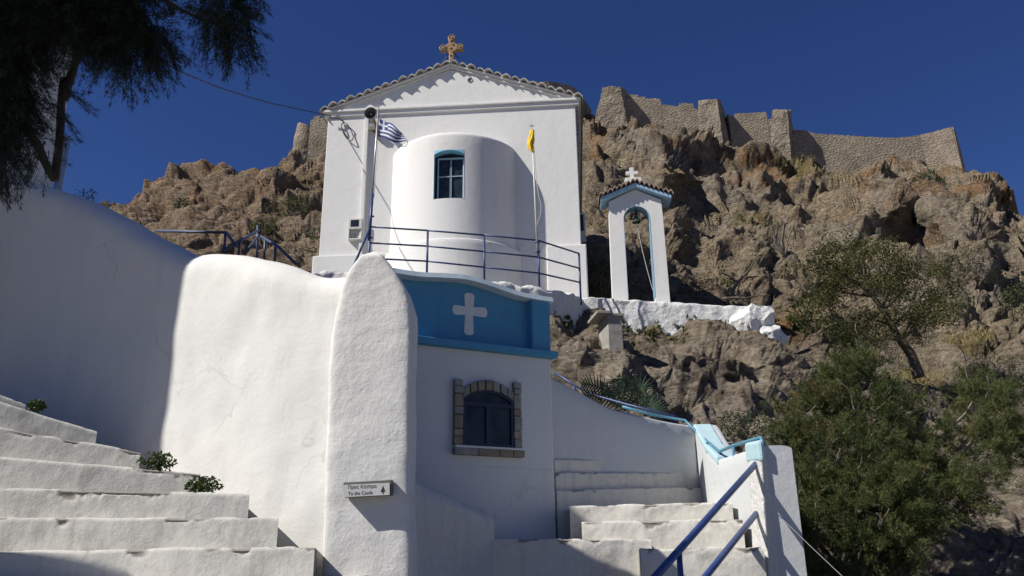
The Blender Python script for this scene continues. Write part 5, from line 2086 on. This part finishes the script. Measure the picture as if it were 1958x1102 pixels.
# long trailing sprigs
for x0_, y0_, x1_, y1_ in ((240, 120, 252, 210), (290, 100, 308, 160), (440, 90, 440, 152), (395, 60, 390, 130), (470, 60, 482, 120), (430, 100, 436, 140), (330, 60, 322, 20), (185, 100, 180, 170), (130, 200, 180, 222), (110, 230, 150, 265), (80, 300, 30, 390), (10, 330, -5, 392), (205, 100, 190, 140), (320, 110, 340, 158)):
    for rep in range(3):
        a_ = aty(x0_ + rng.uniform(-8, 8), y0_ - 30, 3.9)
        b_ = aty(x1_ + rng.uniform(-9, 9), y1_ + rng.uniform(-14, 4), 3.9)
        mb.tube([a_, (a_ + b_) / 2 + np.array([.01, 0, -.01]), b_], [.003, .002, .001], 4)
        n_ = 90
        t = rng.uniform(0, 1, n_)
        p = a_ + (b_ - a_) * t[:, None] + rng.normal(size=(n_, 3)) * .006
        d = (b_ - a_) / np.linalg.norm(b_ - a_) + .55 * rng.normal(size=(n_, 3))
        d /= np.linalg.norm(d, axis=1)[:, None]
        v_, f_ = needles(p, d, .03 * rng.uniform(.6, 1.5, n_), .0026 * np.ones(n_))
        Vs.append(v_)
Vs = np.concatenate(Vs)
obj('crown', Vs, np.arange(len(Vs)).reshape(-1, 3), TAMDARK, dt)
# unseen foliage added towards the sun to shade the drooping branches
p, d = shell_points(np.array([-4.5, 2.2, 7.7]), np.array([1.6, .75, 1.8]), 1600, .1)
v_, f_ = sprays(p, d + np.array([0, 0, .2]), .35, 40, .14, .05, .2, .6)
obj('shade_crown', v_, f_, TAMDARK, dt)
limb(mb, (-3.75, 3.7, 0), aty(-50, 330, 4.0), .15, .11, .02)
limb(mb, aty(-50, 335, 4.0), aty(30, -60, 4.0), .10, .06, .03)
limb(mb, aty(-20, 300, 4.0), aty(-20, -80, 4.0), .09, .07, .03)
limb(mb, aty(104, 345, 4.3), aty(122, 150, 4.3), .026, .022, .01)
limb(mb, aty(122, 190, 4.3), aty(168, -20, 4.2), .028, .018, .02)
limb(mb, aty(20, 200, 4.0), aty(104, 345, 4.3), .03, .02, .03)
limb(mb, aty(110, 40, 4.0), aty(285, 80, 3.9), .024, .006, .05)
limb(mb, aty(150, -60, 4.0), aty(430, 50, 3.8), .03, .005, .05)
limb(mb, aty(30, -60, 4.0), np.array([-4.4, 2.5, 7.3]), .06, .05, .05)
mb.build('trunk', paint('dark_bark', (.035, .03, .026), .95, 0, .4, 14, .8), dt, smooth=True)


def shrub(name, label, px, py, rx, ry, mat, cat='shrub', n=900, leaf=2.6, sink=0.4, Y=None, group=None, stems=True, gap=-.1):
    """A rounded leafy shrub rooted on the hill."""
    q = on_hill(px, py + ry * .7) if Y is None else aty(px, py + ry * .7, Y)
    Yq = q[1] - .2
    s = mpp(Yq)
    c_ = aty(px, py, Yq)
    t = thing(name, label, cat, q, group)
    r = np.array([rx, rx * .8, ry]) * s
    p, d = shell_points(c_, r, n * 2, .25)
    blob = 1 + .35 * fbm((p - c_) / r.max() * 2.2 + px, 2, 5)
    p = c_ + (p - c_) * blob[:, None]
    keep = perlin(p / (r.max()) * 3.4 + px, 9) > gap
    p = p[keep][:n]
    v_, f_ = leaves(p, leaf * s * 1.5, leaf * s * .8)
    obj('crown', v_, f_, mat, t)
    mb = MB()
    for k in range(5):
        limb(mb, q - np.array([0, 0, .1]), c_ + r * rnd_unit(1)[0] * .6, .9 * s, .35 * s, .06, 6)
    mb.build('stem', BARK, t)
    return t


shrub('hillside_shrub', 'dark green round bush below the right end of the castle wall', 1772, 352, 38, 32, DKSHRUB, n=1300, leaf=2.8)
shrub('hillside_shrub', 'leafy green bush on the slope left of the chapel', 555, 398, 52, 28, SHRUB, n=1300)
shrub('hillside_shrub', 'low dull green bush beside the lower left corner of the chapel', 598, 470, 30, 40, DKSHRUB, n=900)
shrub('hillside_shrub', 'ragged bush just above the zigzag blue railing', 505, 432, 34, 22, SHRUB, n=800)
shrub('hillside_shrub', 'small dark bush alone on the left slope', 349, 392, 18, 17, DKSHRUB, n=500)
shrub('hillside_shrub', 'tall wispy bush between the chapel corner and the bell arch', 1140, 500, 22, 46, SHRUB, n=800)
shrub('hillside_shrub', 'thin green tree in the dark hollow at the upper right', 1835, 500, 48, 42, DKSHRUB, n=1000, gap=.0)
shrub('hillside_shrub', 'bright green bush at the right edge beside the boulders', 1945, 575, 36, 40, SHRUB, n=900)
shrub('hillside_shrub', 'dark bush at the right edge above the tamarisk', 1910, 715, 60, 44, DKSHRUB, n=1300)
shrub('hillside_shrub', 'dark thicket behind the bent teal rail', 1425, 815, 60, 34, DKSHRUB, n=1500, leaf=3.2)
shrub('hillside_shrub', 'pale thin bush on the cliff right of the bell arch', 1480, 455, 26, 60, SHRUB, n=450, gap=.05)
shrub('hillside_shrub', 'small yellow green tuft on the cliff foot', 1500, 522, 16, 12, WEED, n=260)
shrub('hillside_shrub', 'low green scrub at the foot of the bell arch cliff', 1350, 545, 50, 12, SHRUB, n=500)
shrub('hillside_shrub', 'sparse scrub on the ledge below the small castle turret', 1560, 340, 40, 8, DKSHRUB, n=260)

# acacia on the slope
ac = thing('acacia_tree', 'leaning thin-crowned tree with a bare dark trunk on the rocky slope', 'tree', aty(1757, 722, 20.6))
mb = MB()
Ya = 20.6
tk = [aty(1757, 722, Ya), aty(1748, 695, Ya), aty(1738, 672, Ya), aty(1722, 652, Ya), aty(1706, 625, Ya), aty(1690, 596, Ya), aty(1668, 566, Ya), aty(1640, 542, Ya), aty(1610, 528, Ya)]
mb.tube(smooth_line(tk, 26), list(np.linspace(.15, .03, 26)), 9)
brs = []
for s0, e in ((3, (1752, 600)), (3, (1790, 580)), (4, (1640, 600)), (5, (1735, 520)), (5, (1690, 500)), (6, (1640, 490)), (6, (1600, 560)), (7, (1580, 500)), (7, (1560, 540)), (4, (1770, 540)), (5, (1620, 620)), (3, (1650, 650)), (8, (1565, 600)), (6, (1720, 475))):
    q = aty(e[0], e[1], Ya + rng.uniform(-1.2, 1.2))
    brs.append(limb(mb, tk[s0], q, .045, .012, .06))
mb.build('trunk', BARK, ac, smooth=True)
cl = []
for b in brs:
    for k in (4, 5, 6, 7, 8):
        cl.append(b[k] + rng.normal(size=3) * .2)
for x, y in ((1560, 500), (1600, 480), (1650, 475), (1700, 480), (1740, 500), (1790, 520), (1810, 560), (1560, 560), (1575, 610), (1620, 520), (1680, 540), (1760, 600), (1800, 610), (1640, 640), (1600, 640), (1545, 590), (1820, 590), (1720, 560)):
    for _ in range(3):
        cl.append(aty(x + rng.uniform(-14, 14), y + rng.uniform(-12, 12), Ya + rng.uniform(-1.3, 1.3)))
P_ = []
for q in cl:
    k = int(rng.uniform(90, 260))
    P_.append(q + rng.normal(size=(k, 3)) * np.array([.23, .23, .12]))
v_, f_ = leaves(np.concatenate(P_), .080, .034)
obj('crown', v_, f_, OLIVE, ac)

# leafless shrub and dead branch
bs = MB()
q = on_hill(1500, 520)
for k in range(9):
    limb(bs, q, aty(1500 + rng.uniform(-30, 25), 430 + rng.uniform(-30, 40), q[1] - .3), .05, .012, .05)
tag(bs.build('bare_shrub', BARKLIGHT, None, smooth=True), 'leafless grey shrub standing against the cliff', 'shrub')
bs = MB()
q = aty(1400, 562, 20.8)
limb(bs, q, aty(1440, 500, 20.8), .05, .02, .1)
limb(bs, aty(1412, 540, 20.8), aty(1380, 522, 20.8), .035, .012, .1)
limb(bs, aty(1425, 530, 20.8), aty(1452, 530, 20.8), .03, .01, .1)
limb(bs, aty(1380, 572, 20.3), aty(1470, 566, 20.3), .04, .012, .1)
tag(bs.build('dead_branch', BARK, None, smooth=True), 'dead dark branch lying behind the bell arch wall', 'branch')

# palm fronds over the stair wall
pm = thing('palm_plant', 'dark arching palm fronds behind the stair wall', 'plant', aty(1190, 790, 11.2))
Vs = []
mb = MB()
for x0_, y0_, xm, ym, x1_, y1_ in ((1195, 785, 1150, 728, 1112, 735), (1195, 785, 1165, 712, 1180, 728), (1195, 785, 1185, 715, 1215, 738), (1195, 785, 1215, 722, 1238, 745), (1195, 785, 1140, 745, 1105, 762), (1195, 785, 1235, 760, 1275, 790), (1195, 785, 1220, 742, 1258, 768)):
    Yp = 11.0 + rng.uniform(-.3, .3)
    A, B, Cq = aty(x0_, y0_, 11.2), aty(xm, ym, Yp), aty(x1_, y1_, Yp)
    ts = np.linspace(0, 1, 34)
    pts = np.array([(1 - t) ** 2 * A + 2 * t * (1 - t) * B + t * t * Cq for t in ts])
    mb.tube(pts, list(np.linspace(.012, .004, 34)), 5)
    for i in range(4, 34):
        tg = pts[i] - pts[i - 1]
        tg /= np.linalg.norm(tg)
        sd = np.cross(tg, np.array([0, 1.0, .2]))
        sd /= np.linalg.norm(sd)
        for sg in (-1, 1):
            for rep in (0,):
                d = tg * .55 + sd * sg + np.array([0, rng.uniform(-.3, .3), -.25])
                d /= np.linalg.norm(d)
                L_ = .17 * math.sin(math.pi * (i / 36)) + .05
                wv = tg * .017
                Vs += [pts[i] - wv, pts[i] + wv, pts[i] + d * L_] if i % 2 == 0 else []
obj('frond', np.array(Vs), np.arange(len(Vs)).reshape(-1, 3), PALM, pm)
mb.build('stem', PALM, pm)

# weeds on the steps
for lab, x, y, Y, rx, ry in (('bushy green weed growing from the middle step by the curved wall', 300, 884, 5.8, 36, 20), ('small weed with spreading leaves on the step above the lit corner', 388, 928, 5.62, 36, 16), ('tiny dark weed on the uppermost visible step', 70, 776, 6.0, 17, 11)):
    t = thing('step_weed', lab, 'weed', aty(x, y + ry, Y))
    s = mpp(Y)
    p, d = shell_points(aty(x, y, Y), np.array([rx, rx * .6, ry]) * s, 420, .1)
    p[:, 2] = np.maximum(p[:, 2], aty(x, y + ry, Y)[2])
    v_, f_ = leaves(p, .030, .018, .2)
    obj('leaves', v_, f_, WEED, t)
    mb = MB()
    for k in range(8):
        limb(mb, aty(x, y + ry, Y), aty(x + rng.uniform(-rx, rx) * .7, y + rng.uniform(-ry, ry) * .6, Y), .004, .002, .05, 5)
    mb.build('stem', WEED, t)

# pale plant behind the curved wall crest
shrub('wall_top_plant', 'hazy pale plant peeping over the shaded crest of the curved wall', 165, 378, 26, 22, SHRUB, 'plant', n=240, leaf=3.0, Y=8.6)

# dry grass and scrub tufts on the hill
tufts = []
sel = (gz > .45)
idx_ = np.flatnonzero(sel)
idx_ = idx_[rng.uniform(size=len(idx_)) < .35]
pp_ = pos[idx_]
k = len(pp_)
rep = 3
o_ = np.repeat(pp_, rep, 0) + rng.normal(size=(k * rep, 3)) * .12
d_ = rng.normal(size=(k * rep, 3)) * .5 + np.array([0, 0, 1.0])
d_ /= np.linalg.norm(d_, axis=1)[:, None]
sY = o_[:, 1] / 40
v_, f_ = needles(o_, d_, .28 * np.clip(sY, .5, 1.6) * rng.uniform(.5, 1.3, len(o_)), .03 * np.clip(sY, .5, 1.6) * np.ones(len(o_)))
tag(obj('dry_grass', v_, f_, DRY, None), 'dry yellow grass on the hillside ledges', 'grass', kind='stuff')
# small dark scrub speckled over the ledges
cand = np.flatnonzero((n2 + .5 * n3 > .32) & (slope > .15) & (Yd > 16) & (pxr > 150) & (pxr < 2000))
cand = cand[rng.uniform(size=len(cand)) < .05]
pp_ = pos[cand]
rep = 9
sY = np.repeat(pp_[:, 1] / 40, rep)
o_ = np.repeat(pp_, rep, 0) + rng.normal(size=(len(pp_) * rep, 3)) * (.16 * sY)[:, None]
v_, f_ = leaves(o_, .16, .08)
tag(obj('low_scrub', v_, f_, SHRUB, None), 'small dry scrub growing in the rock ledges', 'scrub', kind='stuff')

# wire by the end pillar
mb = MB()
mb.tube([aty(1488, 985, 7.2), aty(1550, 1045, 6.9), aty(1640, 1130, 6.5)], .0035, 5)
tag(mb.build('guy_wire', DARKGREY, None), 'thin grey wire slanting down in front of the tamarisk', 'wire')
